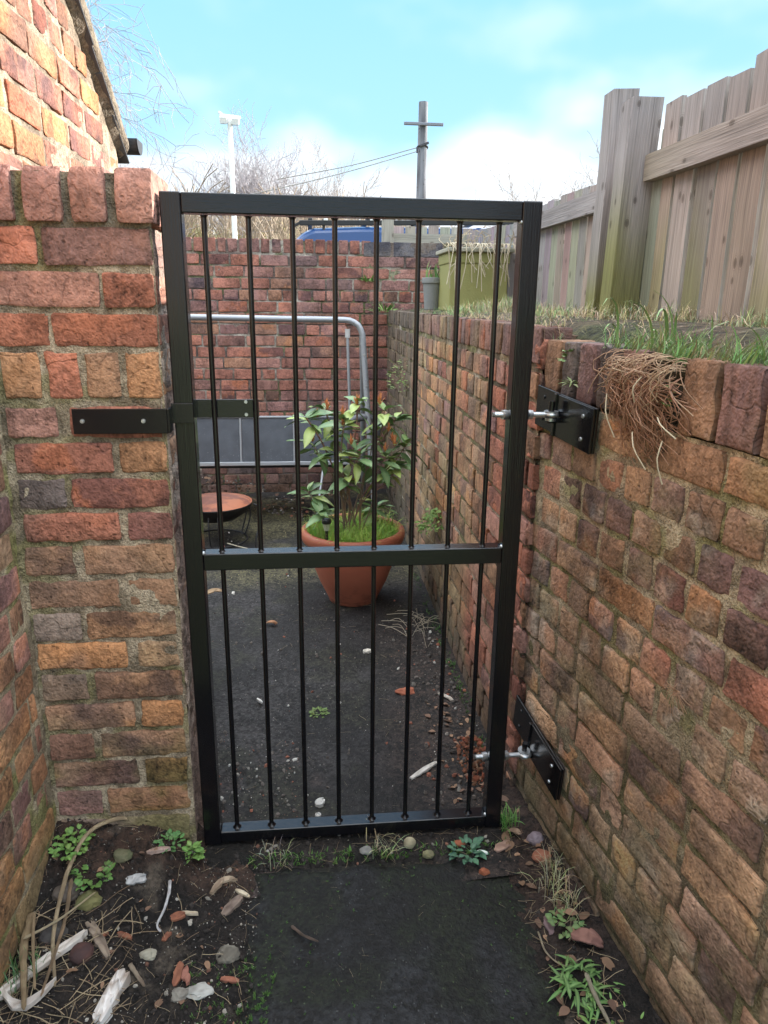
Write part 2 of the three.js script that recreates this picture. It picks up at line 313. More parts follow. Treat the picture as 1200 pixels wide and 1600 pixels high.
struct('soil', sheet(0.42, 0.95, -2.02, -0.85, 0.009, soilHR, (x, z) => mix3(soilC(x, z + 3), [0.13, 0.085, 0.07], 0.5 * ss(-1.2, -1.6, z)), 1.7), M.soil);
// threshold strip of earth just before and under the gate
const thrH = (x, z) => -0.004 + 0.026 * ss(-1.70, -1.745, z) * ss(-1.95, -1.84, z) + 0.014 * (fbm(x * 11, z * 11, 81, 4) - 0.5) + 0.008 * (fbm(x * 34, z * 34, 84, 2) - 0.5);
struct('earth_threshold', sheet(-0.34, 0.62, -1.98, -1.68, 0.011, thrH, (x, z) => mix3([0.05, 0.046, 0.046], [0.02, 0.02, 0.019], ss(0.4, 0.6, fbm(x * 8, z * 8, 91))), 1.7), M.soil);
// raised ground behind the right-hand wall, and the rough bank far behind the yard
{
  const xr = z => (z > -1.97 ? 0.66 + (z + 1.97) * 0.125 : wallX) + 0.09;
  const pos = [], uv = [], cl = [], idx = []; const zs = [], nxs = 24;
  for (let z = 1.6; z > -6.3; z -= 0.06) zs.push(z);
  zs.forEach((z, j) => { for (let i = 0; i <= nxs; i++) { const t = i / nxs, x = xr(z) + Math.pow(t, 2) * 9; const y = 1.482 + 0.055 * ss(0.0, 0.12, t) + 0.02 * (fbm(x * 6, z * 6, 5) - 0.5); pos.push(x, y, z); uv.push(x, z); const d = fbm(x * 5, z * 5, 8); cl.push(...mix3([0.16, 0.12, 0.075], [0.09, 0.11, 0.04], ss(0.4, 0.6, d))); } });
  for (let j = 0; j < zs.length - 1; j++) for (let i = 0; i < nxs; i++) { const a = j * (nxs + 1) + i; idx.push(a, a + 1, a + nxs + 2, a, a + nxs + 2, a + nxs + 1); }
  struct('raised_ground', fromArrays(pos, idx, uv, cl), M.soil);
}
const bankH = (x, z) => { const t = ss(-10.5, -15.5, z); return -0.05 + t * (2.45 + 0.5 * fbm(x * 0.25, z * 0.3, 4) - 0.10 * clamp(x + 2, 0, 12)) * ss(8, 2, x) + 0.25 * (fbm(x * 0.9, z * 0.9, 6) - 0.5); };
struct('grass_bank', sheet(-26, 14, -40, -10.2, 0.5, bankH, (x, z) => mix3([0.40, 0.33, 0.18], [0.22, 0.2, 0.09], ss(0.4, 0.62, fbm(x * 0.8, z * 0.8, 7))), 0.5), std({ map: soilMap, bumpMap: soilBump, bumpScale: 0.1, vertexColors: true, roughness: 1 }));

// ================================================================== BRICK WALLS
function layRow(wall, r, u0, u1, v, h, joint, pick, stain, o = {}) {
  let u = u0 - r() * 0.2, headers = r() < (o.headers ?? 0.3), n = 0;
  while (u < u1) {
    let w = headers || r() < 0.13 ? 0.098 + r() * 0.016 : 0.208 + r() * 0.024;
    let a = Math.max(u, u0), b = Math.min(u + w, u1);
    if (b - a > 0.035) {
      const hh = h * (0.95 + 0.09 * r()), kind = pick((a + b) / 2, v, r);
      if (!o.skip || !o.skip((a + b) / 2, v + h / 2, a, b)) addBrick(wall, (a + b) / 2, v + h / 2 + (r() - 0.5) * 0.004, b - a, hh, kind, stain, o);
    }
    u += w + joint * (0.7 + 0.7 * r()); n++;
  }
}
const from = (r, list) => { let t = r() * list.reduce((s, q) => s + q[1], 0); for (const q of list) { t -= q[1]; if (t <= 0) return q[0]; } return list[0][0]; };

// ---- the near right wall (retaining the raised ground), stained buff and green
{
  const th = -1.4475, wall = thing('brick_wall', 'stained old brick retaining wall at right, this side of the gate hinges, with roots hanging over it', 'wall', [0.66, 0, -1.98], th);
  const stain = (b, u, v, back) => {
    const a = ss(0.40, 0.62, fbm(u * 4.2, v * 4.2, 201, 4) + 0.24 * ss(1.15, 0.35, v)), d = ss(0.49, 0.63, fbm(u * 7, v * 7, 205, 4)), g = ss(0.56, 0.68, fbm(u * 8, v * 8, 209, 4) + 0.06 * ss(0.6, 0.1, v));
    let c = mix3(b, [0.72, 0.50, 0.335], a * (0.46 + 0.14 * ss(0.9, 0.5, v)));
    c = mix3(c, [0.17, 0.115, 0.09], d * 0.5); c = mix3(c, [0.74, 0.67, 0.56], 0.4 * ss(0.61, 0.69, fbm(u * 11, v * 11, 213, 4)));
    c = mix3(c, [0.36, 0.33, 0.16], g * 0.36);
    c = mix3(c, [0.13, 0.12, 0.07], ss(0.30, 0.02, v) * 0.65);
    return back ? c.map(q => q * 0.6) : c;
  };
  const r = rng(42), lo = -0.02;
  for (let i = 0; i < 15; i++) layRow(wall, r, -0.01, 1.40, lo + i * 0.0905, 0.079, 0.011, (u, v, q) => from(q, v > 0.75 ? [['brown', 3], ['red', 3], ['plum', 2.4], ['orange', 3.6]] : [['brown', 4], ['buff', 1.5], ['plum', 2], ['pink', 2.5], ['red', 1.5], ['orange', 2]]), stain, { nx: 8, ny: 3, rough: 1.25, headers: 0.34 });
  // brick-on-edge course along the top, with a gap where the turf and roots spill over
  let u = 0.0;
  while (u < 1.4) { const w = u < 0.35 ? 0.072 + r() * 0.018 : 0.096 + r() * 0.02; if (!(u > 0.43 && u < 0.58)) addBrick(wall, u + w / 2, 1.418 - u * 0.010, w, 0.150, from(r, [['plum', 4], ['brown', 3], ['dark', 1.5], ['orange', 0.8]]), (b, x, y, k) => mix3(stain(b, x, y + 1, k), b.map(q => q * 0.85), 0.75), { nx: 4, ny: 6, rough: 1.5, mat: 2, dep: 0.1, rot: (r() - 0.5) * 0.05 }); u += w + 0.011; }
  const mc = (u, v) => { const m = ss(0.52, 0.64, fbm(u * 9, v * 9, 221, 4) + 0.03 * ss(0.7, 0.2, v)), d = ss(0.45, 0.65, fbm(u * 14, v * 14, 225, 3)); let c = mix3([0.62, 0.51, 0.36], [0.36, 0.29, 0.21], d); c = mix3(c, [0.29, 0.30, 0.11], m * 0.6); c = mix3(c, [0.13, 0.115, 0.07], ss(1.0, 0.55, v + 0.5 * (fbm(u * 4, v * 4, 233) - 0.5)) * 0.5); return mix3(c, [0.10, 0.09, 0.06], ss(0.25, 0.02, v) * 0.7); };
  part('mortar', mortarSheet(-0.03, 1.45, -0.05, 1.335, 0.008, -0.0058, 0.0055, mc, 7), M.mortar, wall);
  part('mortar', mortarSheet(0.0, 1.45, 1.32, 1.475, 0.009, -0.022, 0.012, (u, v) => [0.10, 0.085, 0.06], 9), M.mortar, wall);
  part('core', coreBox(-0.02, 2.4, -0.1, 1.45, -0.2, -0.055, [0.3, 0.25, 0.17]), M.mortar, wall);
}
// ---- the right wall beyond the gate
{
  const wall = thing('brick_wall', 'long brick wall running back along the right side of the yard beyond the gate', 'wall', [wallX, 0, -6.05], -Math.PI / 2);
  const stain = (b, u, v, back) => {
    const far = ss(3.0, 1.3, u), a = ss(0.44, 0.64, fbm(u * 3, v * 3, 301, 4) + 0.07 * far), g = ss(0.5, 0.66, fbm(u * 5, v * 5, 305, 4) + 0.10 * ss(1.1, 0.2, v) - 0.03);
    let c = mix3(b, [0.56, 0.40, 0.235], a * 0.55 * ss(3.9, 3.2, u));
    c = mix3(c, [0.32, 0.29, 0.14], g * 0.5 * ss(3.9, 3.0, u));
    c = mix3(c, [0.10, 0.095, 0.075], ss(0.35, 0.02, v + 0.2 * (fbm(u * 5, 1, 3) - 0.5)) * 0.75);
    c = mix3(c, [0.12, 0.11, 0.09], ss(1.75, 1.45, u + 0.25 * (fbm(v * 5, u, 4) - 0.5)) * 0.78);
    if (v > 1.36) c = mix3(c, [0.16, 0.13, 0.11], 0.55 * ss(0.4, 0.6, fbm(u * 7, v * 7, 309)));
    return back ? c.map(q => q * 0.6) : c;
  };
  const r = rng(77), H = 0.0885;
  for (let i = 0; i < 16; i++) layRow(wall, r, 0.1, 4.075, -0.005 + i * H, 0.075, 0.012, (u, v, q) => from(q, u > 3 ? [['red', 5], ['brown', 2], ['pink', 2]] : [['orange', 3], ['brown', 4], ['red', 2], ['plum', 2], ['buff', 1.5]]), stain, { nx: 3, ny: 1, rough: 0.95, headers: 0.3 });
  let u = 0.1;
  while (u < 4.02) { const w = 0.068 + r() * 0.014; addBrick(wall, u + w / 2, 1.47, w, 0.104, from(r, u > 2.9 ? [['red', 3], ['plum', 3], ['brown', 1]] : [['brown', 3], ['plum', 3], ['dark', 1]]), stain, { nx: 1, ny: 2, rough: 1.4, dep: 0.09, mat: 2, rot: (r() - 0.5) * 0.05 }); u += w + 0.01; }
  // the bricks farthest off, past the three hundred that show largest, are joined into one part
  { const all = wall.children.filter(c => c.isMesh).sort((a, b) => b.position.x - a.position.x).slice(280), geos = []; for (const m of all) { m.updateMatrix(); geos.push(m.geometry.clone().applyMatrix4(m.matrix)); wall.remove(m); } stuff(part('far_bricks', merge(geos), M.brick[0], wall)); }
  // torn brick ends where the wall stops at the gate
  for (let i = 0; i < 17; i++) { const v = -0.005 + i * H + 0.04, m = addBrick(wall, 4.078, v, 0.042 + r() * 0.02, 0.068 + r() * 0.012, from(r, [['red', 3], ['pink', 3], ['orange', 1], ['brown', 2]]), (b, x, y, k) => mix3(b, [0.52, 0.25, 0.18], 0.25), { nx: 2, ny: 3, rough: 2.6, dep: 0.05, mat: 0 }); m.position.set(4.072 + (r() - 0.5) * 0.022, v, -0.022 - r() * 0.008); m.rotation.y = Math.PI / 2 + (r() - 0.5) * 0.3; }
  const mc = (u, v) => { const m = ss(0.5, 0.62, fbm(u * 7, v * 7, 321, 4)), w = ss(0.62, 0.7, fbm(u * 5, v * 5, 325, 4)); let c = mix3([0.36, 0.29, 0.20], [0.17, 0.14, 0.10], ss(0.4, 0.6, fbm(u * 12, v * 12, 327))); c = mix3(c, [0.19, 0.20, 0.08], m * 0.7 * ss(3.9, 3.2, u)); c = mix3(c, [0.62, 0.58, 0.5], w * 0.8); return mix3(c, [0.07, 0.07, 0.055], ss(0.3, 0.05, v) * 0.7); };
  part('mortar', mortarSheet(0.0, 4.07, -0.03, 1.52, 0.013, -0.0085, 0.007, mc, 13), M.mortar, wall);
  part('core', coreBox(0.0, 4.05, -0.1, 1.50, -0.22, -0.03, [0.3, 0.2, 0.14]), M.mortar, wall);
}
// ---- the wall across the far end of the yard
{
  const wall = thing('brick_wall', 'red and plum brick wall across the far end of the yard, behind the grey tube frame', 'wall', [0, 0, -6.02]);
  const stain = (b, u, v, back) => {
    const d = ss(0.5, 0.68, fbm(u * 3, v * 3, 401, 4) + 0.12 * ss(0.2, 0.6, u));
    let c = mix3(mix3(b, [0.44, 0.20, 0.165], 0.4), [0.25, 0.165, 0.16], d * 0.5);
    c = mix3(c, [0.10, 0.09, 0.08], ss(0.5, 0.1, v) * 0.6);
    return back ? c.map(q => q * 0.6) : c;
  };
  const r = rng(99), H = 0.0885;
  for (let i = 0; i < 22; i++) layRow(wall, r, -1.04, 1.08, -0.01 + i * H, 0.0785, 0.0095, (u, v, q) => from(q, [['red', 6], ['plum', 2.6], ['brown', 1.2], ['dark', 0.35], ['pink', 1.5]]), stain, { nx: 2, ny: 1, rough: 0.9, headers: 0.12 });
  let u = -1.04;
  while (u < 0.44) { const w = 0.066 + r() * 0.016; addBrick(wall, u + w / 2, 1.995, w, 0.103, from(r, [['red', 3], ['plum', 3], ['pink', 1]]), stain, { nx: 1, ny: 1, rough: 1.3, dep: 0.1, rot: (r() - 0.5) * 0.06 }); u += w + 0.011; }
  for (const [a, b] of [[0.45, 0.67], [0.69, 0.86], [0.88, 1.09]]) addBrick(wall, (a + b) / 2, 1.985, b - a, 0.11, 'dark', (q, x, y, k) => mix3(q, [0.17, 0.17, 0.18], 0.6), { nx: 3, ny: 2, rough: 1, dep: 0.12, mat: 1 });
  const mc = (u, v) => { const w = ss(0.57, 0.66, fbm(u * 4, v * 4, 425, 4)), m = ss(0.58, 0.66, fbm(u * 9, v * 9, 421, 4)); let c = mix3([0.36, 0.28, 0.24], [0.20, 0.16, 0.145], ss(0.4, 0.6, fbm(u * 11, v * 11, 427))); c = mix3(c, [0.66, 0.6, 0.53], w * 0.85); return mix3(c, [0.16, 0.2, 0.06], m * 0.6); };
  part('mortar', mortarSheet(-2.6, 1.12, -0.03, 2.035, 0.014, -0.008, 0.006, mc, 17), M.mortar, wall);
  part('core', coreBox(-2.6, 1.12, -0.1, 2.02, -0.22, -0.03, [0.3, 0.2, 0.15]), M.mortar, wall);
}
// ---- the brick pier at left that carries the latch, capped with bricks on edge
{
  const wall = thing('brick_wall', 'short mossy brick pier at left of the gate, with rounded bricks on edge along its top', 'wall', [0, 0, -1.77]);
  const stain = (b, u, v, back) => {
    const g = ss(0.55, 0.70, fbm(u * 9, v * 9, 501, 4) + 0.10 * ss(0.45, 0.12, v)), d = ss(0.52, 0.7, fbm(u * 8, v * 8, 505, 4)) * ss(1.6, 1.3, v);
    let c = mix3(b, [0.18, 0.13, 0.115], d * 0.5);
    c = mix3(c, [0.55, 0.40, 0.23], ss(0.5, 0.66, fbm(u * 5, v * 5, 509, 4)) * 0.4 * ss(1.2, 0.7, v));
    c = mix3(c, [0.25, 0.24, 0.05], g * 0.6 * ss(0.6, 0.2, v));
    return back ? mix3(c, [0.42, 0.33, 0.27], 0.5) : c;
  };
  const rows = [
    [1.656, 1.737, [[-0.715, -0.598, 'red', 0], [-0.588, -0.349, 'plum', 0]]], [1.565, 1.642, [[-0.71, -0.472, 'pink', 0], [-0.465, -0.35, 'red', 0]]], [1.476, 1.551, [[-0.715, -0.593, 'red', 0], [-0.586, -0.348, 'red', 0]]],
    [1.355, 1.464, [[-0.700, -0.622, 'orange', 0], [-0.612, -0.531, 'red', 0], [-0.523, -0.443, 'brown', 0], [-0.433, -0.349, 'orange', 0]]],
    [1.262, 1.336, [[-0.705, -0.597, 'pink', 0], [-0.571, -0.351, 'red', 0]]], [1.173, 1.249, [[-0.696, -0.476, 'red', 1], [-0.465, -0.348, 'orange', 0]]], [1.083, 1.160, [[-0.70, -0.598, 'dark', 0], [-0.588, -0.349, 'red', 1]]],
    [0.999, 1.072, [[-0.696, -0.473, 'red', 0], [-0.462, -0.346, 'red', 1]]], [0.908, 0.987, [[-0.703, -0.597, 'brown', 1], [-0.578, -0.350, 'brown', 0]]], [0.816, 0.893, [[-0.707, -0.49, 'brown', 0], [-0.474, -0.351, 'brown', 0]]],
    [0.728, 0.804, [[-0.713, -0.597, 'grey', 0], [-0.586, -0.354, 'brown', 1]]], [0.642, 0.718, [[-0.715, -0.487, 'orange', 0], [-0.467, -0.355, 'buff', 0]]], [0.550, 0.628, [[-0.714, -0.597, 'grey', 0], [-0.584, -0.351, 'brown', 1]]],
    [0.458, 0.538, [[-0.712, -0.484, 'brown', 1], [-0.471, -0.355, 'orange', 0]]], [0.368, 0.447, [[-0.714, -0.598, 'red', 1], [-0.586, -0.356, 'brown', 1]]], [0.279, 0.358, [[-0.707, -0.489, 'plum', 0], [-0.477, -0.356, 'orange', 0]]],
    [0.185, 0.266, [[-0.718, -0.595, 'plum', 0], [-0.584, -0.357, 'orange', 0]]], [0.085, 0.172, [[-0.718, -0.360, 'grey', 0]]], [-0.01, 0.078, [[-0.718, -0.55, 'grey', 0], [-0.54, -0.360, 'grey', 0]]],
  ];
  const r = rng(5);
  for (const [v0, v1, list] of rows) for (let [a, b, kind, mat] of list.map(q => [q[0] < -0.69 ? Math.max(-0.721, q[0] - 0.014) : q[0], ...q.slice(1)])) addBrick(wall, (a + b) / 2, (v0 + v1) / 2, b - a, v1 - v0, kind, stain, { nx: b - a > 0.15 ? 12 : 7, ny: 4, rough: v0 > 1.47 ? 0.75 : 1.3, mat, dep: b > -0.4 ? 0.21 : 0.06, tz: 0.001 + (r() - 0.5) * 0.004 });
  for (const [a, b] of [[-0.724, -0.637], [-0.614, -0.533], [-0.516, -0.439], [-0.419, -0.338]]) addBrick(wall, (a + b) / 2, 1.805, b - a, 0.116, 'pink', (q, x, y, k) => q.map(t => t * (0.92 + 0.3 * (fbm(x * 12, y * 12, 3) - 0.5))), { nx: 4, ny: 5, rough: 0.45, mat: 0, dep: 0.225, bull: 0.026, tz: 0.012 });
  const mc = (u, v) => {
    const m = ss(0.54, 0.66, fbm(u * 13, v * 13, 521, 4) + 0.05 * ss(0.7, 0.2, v)), d = ss(0.4, 0.62, fbm(u * 18, v * 18, 525, 3));
    let c = mix3([0.56, 0.47, 0.355], [0.30, 0.245, 0.18], d); if (v > 1.68) c = mix3(c, [0.16, 0.14, 0.11], 0.6); c = mix3(c, [0.25, 0.24, 0.09], m * 0.55); return c;
  };
  part('mortar', mortarSheet(-0.74, -0.347, -0.05, 1.85, 0.006, -0.0055, 0.0048, mc, 23), M.mortar, wall);
  // pale rendered jamb on the end of the pier
  const jamb = mortarSheet(-0.222, -0.004, -0.05, 1.74, 0.009, 0, 0.010, (u, v) => { const d = fbm(u * 9, v * 9, 531, 4); return mix3([0.58, 0.47, 0.40], [0.36, 0.26, 0.22], ss(0.42, 0.6, d)); }, 29);
  const j = part('mortar', jamb, M.mortar, wall); j.rotation.y = Math.PI / 2; j.position.set(-0.352, 0, -0.226);
  part('core', coreBox(-0.74, -0.365, -0.1, 1.83, -0.225, -0.03, [0.35, 0.28, 0.2]), M.mortar, wall);
}
// ---- the outbuilding at left: gable wall in sun above, the same wall close by below
{
  const b = thing('brick_outbuilding', 'sunlit orange brick gable of the outbuilding at left, with sloping roof edge and gutter', 'building', [-0.724, 0, 0], Math.PI / 2);
  const roofY = u => 2.184 + (3.166 - u) * 0.686;
  const stain = (q, u, v, back) => {
    const lo = ss(1.75, 1.3, v), g = ss(0.5, 0.66, fbm(u * 6, v * 6, 601, 4)) * lo;
    let c = mix3(v > 1.7 ? q.map((t, i) => t * [0.88, 0.74, 0.66][i]) : q, [0.17, 0.12, 0.12], ss(0.54, 0.68, fbm(u * 5, v * 5, 605, 4)) * 0.55);  // upper courses coloured darker and pinker to offset the overexposing sun
    c = mix3(c, [0.60, 0.43, 0.25], g * 0.3); c = mix3(c, [0.27, 0.24, 0.08], ss(0.4, 0.05, v) * 0.5 * lo);
    return back ? c.map(t => t * 0.7) : c;
  };
  const r = rng(123), H = 0.0885;
  for (let i = 0; i < 33; i++) {
    const v = -0.01 + i * H, low = v < 1.7, ua = low ? 0.72 : 1.5, ub = low ? 1.745 : 3.15;
    layRow(b, r, ua, ub, v, 0.075, 0.014, (u, y, q) => from(q, low ? [['orange', 6], ['brown', 1.5], ['plum', 1], ['buff', 1], ['pink', 3]] : [['orange', 4], ['red', 2.4], ['pink', 5], ['plum', 0.4]]), stain, { nx: 5, ny: 2, rough: 1.1, headers: 0.35, skip: (u, y, a, e) => y + 0.045 > roofY(e) - 0.035 });
  }
  const mc = (u, v) => { const m = ss(0.54, 0.64, fbm(u * 11, v * 11, 621, 4)) * ss(1.7, 1.2, v), d = ss(0.42, 0.62, fbm(u * 13, v * 13, 625, 3)); let c = mix3([0.56, 0.49, 0.36], [0.36, 0.31, 0.23], d); if (v > 1.7) c = mix3([0.46, 0.38, 0.29], [0.28, 0.22, 0.165], d); return mix3(c, [0.26, 0.28, 0.07], m * 0.7); };  // upper mortar coloured darker too, against the strong sun
  part('mortar', mortarSheet(0.5, 3.16, -0.05, 3, 0.012, -0.0042, 0.005, mc, 31, u => roofY(u) - 0.02), M.mortar, b);
  // body of the building behind the face, under the slope of the roof
  const sh = new THREE.Shape(); sh.moveTo(-0.6, -0.1); sh.lineTo(3.15, -0.1); sh.lineTo(3.15, roofY(3.15) - 0.05); sh.lineTo(-0.6, roofY(-0.6) - 0.05);
  const body = tint(place(new THREE.ExtrudeGeometry(sh, { depth: 3, bevelEnabled: false }), 0, 0, -3.03), [0.4, 0.28, 0.18]); part('wall', body, M.mortar, b);
  // cement fillet under the verge, ragged along its lower edge
  { const pos = [], uv = [], cl = [], idx = []; const n = 90;
    for (let i = 0; i <= n; i++) { const u = 3.185 - i * 0.024, y = roofY(u), w = 0.062 + 0.02 * (fbm(u * 14, 2, 9, 3) - 0.5) * 2 + 0.012 * (noise(u * 60, 3, 2) - 0.5); for (let k = 0; k < 4; k++) { const t = k / 3; pos.push(u, y - w * t, [0.040, 0.040, 0.030, -0.004][k] + 0.004 * (noise(u * 50, k, 4) - 0.5)); uv.push(u * 2, t * 0.12); const d = fbm(u * 12, k, 6); cl.push(...mix3([0.40, 0.34, 0.26], [0.26, 0.21, 0.17], d)); } }
    for (let i = 0; i < n; i++) for (let k = 0; k < 3; k++) { const a = i * 4 + k; idx.push(a, a + 4, a + 1, a + 1, a + 4, a + 5); }
    part('verge', fromArrays(pos, idx, uv, cl), std({ map: mortarMap, bumpMap: mortarBump, bumpScale: 0.006, vertexColors: true, roughness: 1, side: THREE.DoubleSide }), b); }
  // slates, course over course, with their edges showing along the verge
  const sl = Math.atan(0.686), slates = [];
  for (let i = 0; i < 16; i++) { const d = i * 0.17, u = 3.215 - d * Math.cos(sl), y = roofY(u) + 0.012; slates.push(tint(place(rbox(0.24, 0.008, 3.05, 0.002, 1), u - 0.09, y + 0.006 + 0.002 * (i % 3), -1.497 + 0.006 * (i % 2), 0, 0, -sl + 0.03), [0.10, 0.105, 0.12])); }
  part('roof', merge(slates), M.plain, b);
  // half-round gutter under the eave, its end towards the alley
  const gp = []; for (let i = 0; i <= 14; i++) { const a = Math.PI + i / 14 * Math.PI; gp.push([Math.cos(a) * 0.052, Math.sin(a) * 0.052]); } for (let i = 14; i >= 0; i--) { const a = Math.PI + i / 14 * Math.PI; gp.push([Math.cos(a) * 0.047, Math.sin(a) * 0.047]); }
  const gs = new THREE.Shape(gp.map(p => new THREE.Vector2(...p)));
  const gut = place(new THREE.ExtrudeGeometry(gs, { depth: 3, bevelEnabled: false }), 3.262, 2.192, -2.935);
  const cap = place(new THREE.ExtrudeGeometry(new THREE.Shape(gp.slice(0, 15).map(p => new THREE.Vector2(...p))), { depth: 0.006, bevelEnabled: false }), 3.262, 2.192, 0.06);
  part('gutter', merge([gut, cap]), std({ color: rgb(0.05, 0.05, 0.055), roughness: 0.45 }), b);
}

// ================================================================== THE GATE
{
  const g = thing('metal_gate', 'black painted steel bar gate standing closed across the alley', 'gate', [0, 0, -1.8]);
  const gx0 = -0.331, gx1 = 0.565, yb = 0.03, yt = 1.82, S = 0.048, D = 0.048;
  part('stile', place(rbox(S, yt - yb, D, 0.004, 3), gx0 + S / 2, (yb + yt) / 2, -D / 2), M.gate, g);
  part('stile', place(rbox(S, yt - yb, D, 0.004, 3), gx1 - S / 2, (yb + yt) / 2, -D / 2), M.gate, g);
  const rl = gx1 - gx0 - 2 * S - 0.0005, cx = (gx0 + gx1) / 2;
  part('rail', place(rbox(rl, S - 0.004, D - 0.003, 0.003, 3), cx, yt - S / 2 + 0.001, -D / 2), M.gate, g, 'top rail of the gate');
  part('rail', place(rbox(rl, S - 0.002, D - 0.003, 0.003, 3), cx, 0.922, -D / 2), M.gate, g, 'middle rail of the gate');
  part('rail', place(rbox(rl, S - 0.012, D - 0.003, 0.003, 3), cx, 0.054, -D / 2), M.gate, g, 'bottom rail of the gate, its top face shining');
  const bars = [-0.236, -0.134, -0.032, 0.068, 0.168, 0.270, 0.370, 0.467];
  for (const x of bars) {
    const b = part('bar', place(new THREE.CylinderGeometry(0.0066, 0.0066, 0.826, 12), x, 1.358, -D / 2), M.gate, g);
    const c = part('bar', place(new THREE.CylinderGeometry(0.0066, 0.0066, 0.826, 12), x, 0.486, -D / 2), M.gate, g);
    // weld beads at the ends
    for (const [p, y, s] of [[b, 1.7725, -1], [b, 0.944, 1], [c, 0.072, 1]]) part('weld_bead', place(new THREE.LatheGeometry([[0.0068, 0.010], [0.0078, 0.005], [0.0118, 0.0015], [0.013, 0]].map(q => new THREE.Vector2(y < 0.1 ? q[0] : 0.0066 + (q[0] - 0.0066) * 0.55, q[1] * s * (y < 0.1 ? 1 : 0.6))), 10), x, y, -D / 2), M.gate, p);
  }
  for (const [x, y] of [[gx0 + S, 0.946], [gx1 - S, 0.946], [gx1 - S, 1.772], [gx1 - S, 0.074]]) part('weld_bead', place(new THREE.SphereGeometry(0.006, 8, 6), x, y, -D / 2 + 0.016), M.zinc, g);
  // slide plate of the latch between the stile and the second bar, behind the bars
  const lp = part('latch_plate', place(rbox(0.162, 0.046, 0.006, 0.0015), -0.2075, 1.322, -D / 2 - 0.0105), M.gate, g);
  for (const y of [1.339, 1.307]) part('screw', place(new THREE.CylinderGeometry(0.0042, 0.0046, 0.004, 10), -0.158, y, -D / 2 - 0.006, Math.PI / 2), M.zinc, lp);
  const ct = part('catch', place(rbox(0.053, 0.049, 0.006, 0.0015), gx0 + 0.0215, 1.316, 0.0035), M.gate, g, 'black catch plate across the left stile');
  // eye bolts through the right stile
  for (const y of [1.305, 0.270]) {
    const bo = part('hinge_bolt', merge([place(new THREE.CylinderGeometry(0.0072, 0.0072, 0.15, 14), gx1 - 0.008, y, -D / 2, 0, 0, Math.PI / 2), place(new THREE.CylinderGeometry(0.0074, 0.005, 0.006, 14), gx1 - 0.086, y, -D / 2, 0, 0, Math.PI / 2)]), M.zinc, g);
    for (const x of [gx1 - S - 0.009, gx1 + 0.009]) part('nut', place(new THREE.CylinderGeometry(0.0135, 0.0135, 0.014, 6), x, y, -D / 2, 0, 0.3, Math.PI / 2), M.zinc, bo);
    part('eye', place(new THREE.TorusGeometry(0.0145, 0.0065, 8, 18), gx1 + 0.068, y, -D / 2, Math.PI / 2), M.zinc, bo);
  }
}
// latch keep screwed to the pier
{
  const k = thing('latch_keep', 'black steel latch plate screwed to the brick pier at left', 'latch', [0, 0, -1.77]);
  part('plate', place(rbox(0.219, 0.060, 0.006, 0.0015), -0.4495, 1.303, 0.012), M.gate, k);
  part('lip', place(rbox(0.006, 0.058, 0.044, 0.0015), -0.3368, 1.303, -0.0085), M.gate, k);
  for (const x of [-0.536, -0.395]) part('screw', merge([place(new THREE.CylinderGeometry(0.0048, 0.0056, 0.005, 12), x, 1.304, 0.017, Math.PI / 2), place(new THREE.CylinderGeometry(0.003, 0.003, 0.006, 6), x, 1.304, 0.019, Math.PI / 2)]), M.zinc, k);
}
// hinge plates on the right wall
for (const [y, which] of [[1.298, 'upper'], [0.272, 'lower']]) {
  const h = thing('hinge_plate', which === 'upper' ? 'black hinge plate bolted high on the right wall, just under the hanging roots' : 'black hinge plate bolted low on the right wall near the ground', 'hinge', [0.66, y + 0.012 + (which === 'lower' ? 0.045 : 0), -1.98], -1.4475); h.rotation.set(0, -1.4475, which === 'lower' ? -0.125 : -0.06, 'YXZ');
  const yo = which === 'lower' ? -0.040 : 0.002;
  part('plate', place(rbox(0.335, 0.112, 0.008, 0.002), 0.165, 0, 0.014), M.gate, h);
  part('plate', place(rbox(0.20, 0.112, 0.007, 0.002), 0.232, -0.001, 0.0225), M.gate, h);
  part('rib', place(rbox(0.012, 0.114, 0.014, 0.002), 0.134, -0.001, 0.024), M.gate, h);
  part('pin_arm', place(rbox(0.014, 0.012, 0.046, 0.003), 0.151, yo - 0.014, 0.033), M.gate, h);
  part('pin', place(new THREE.CylinderGeometry(0.008, 0.008, 0.052, 12), 0.151, yo + 0.012, 0.046), M.gate, h);
  part('washer', merge([place(new THREE.CylinderGeometry(0.019, 0.019, 0.004, 16), 0.151, yo + 0.009, 0.046), place(new THREE.CylinderGeometry(0.015, 0.015, 0.008, 6), 0.151, yo - 0.010, 0.046)]), M.zinc, h);
  for (const [u, v] of [[0.285, 0.028], [0.285, -0.03], [0.045, 0.03], [0.045, -0.03]]) part('screw', place(new THREE.CylinderGeometry(0.005, 0.006, 0.005, 10), u, v, 0.0265 - (u < 0.1 ? 0.008 : 0), Math.PI / 2), u > 0.1 ? M.zinc : M.gate, h);
}

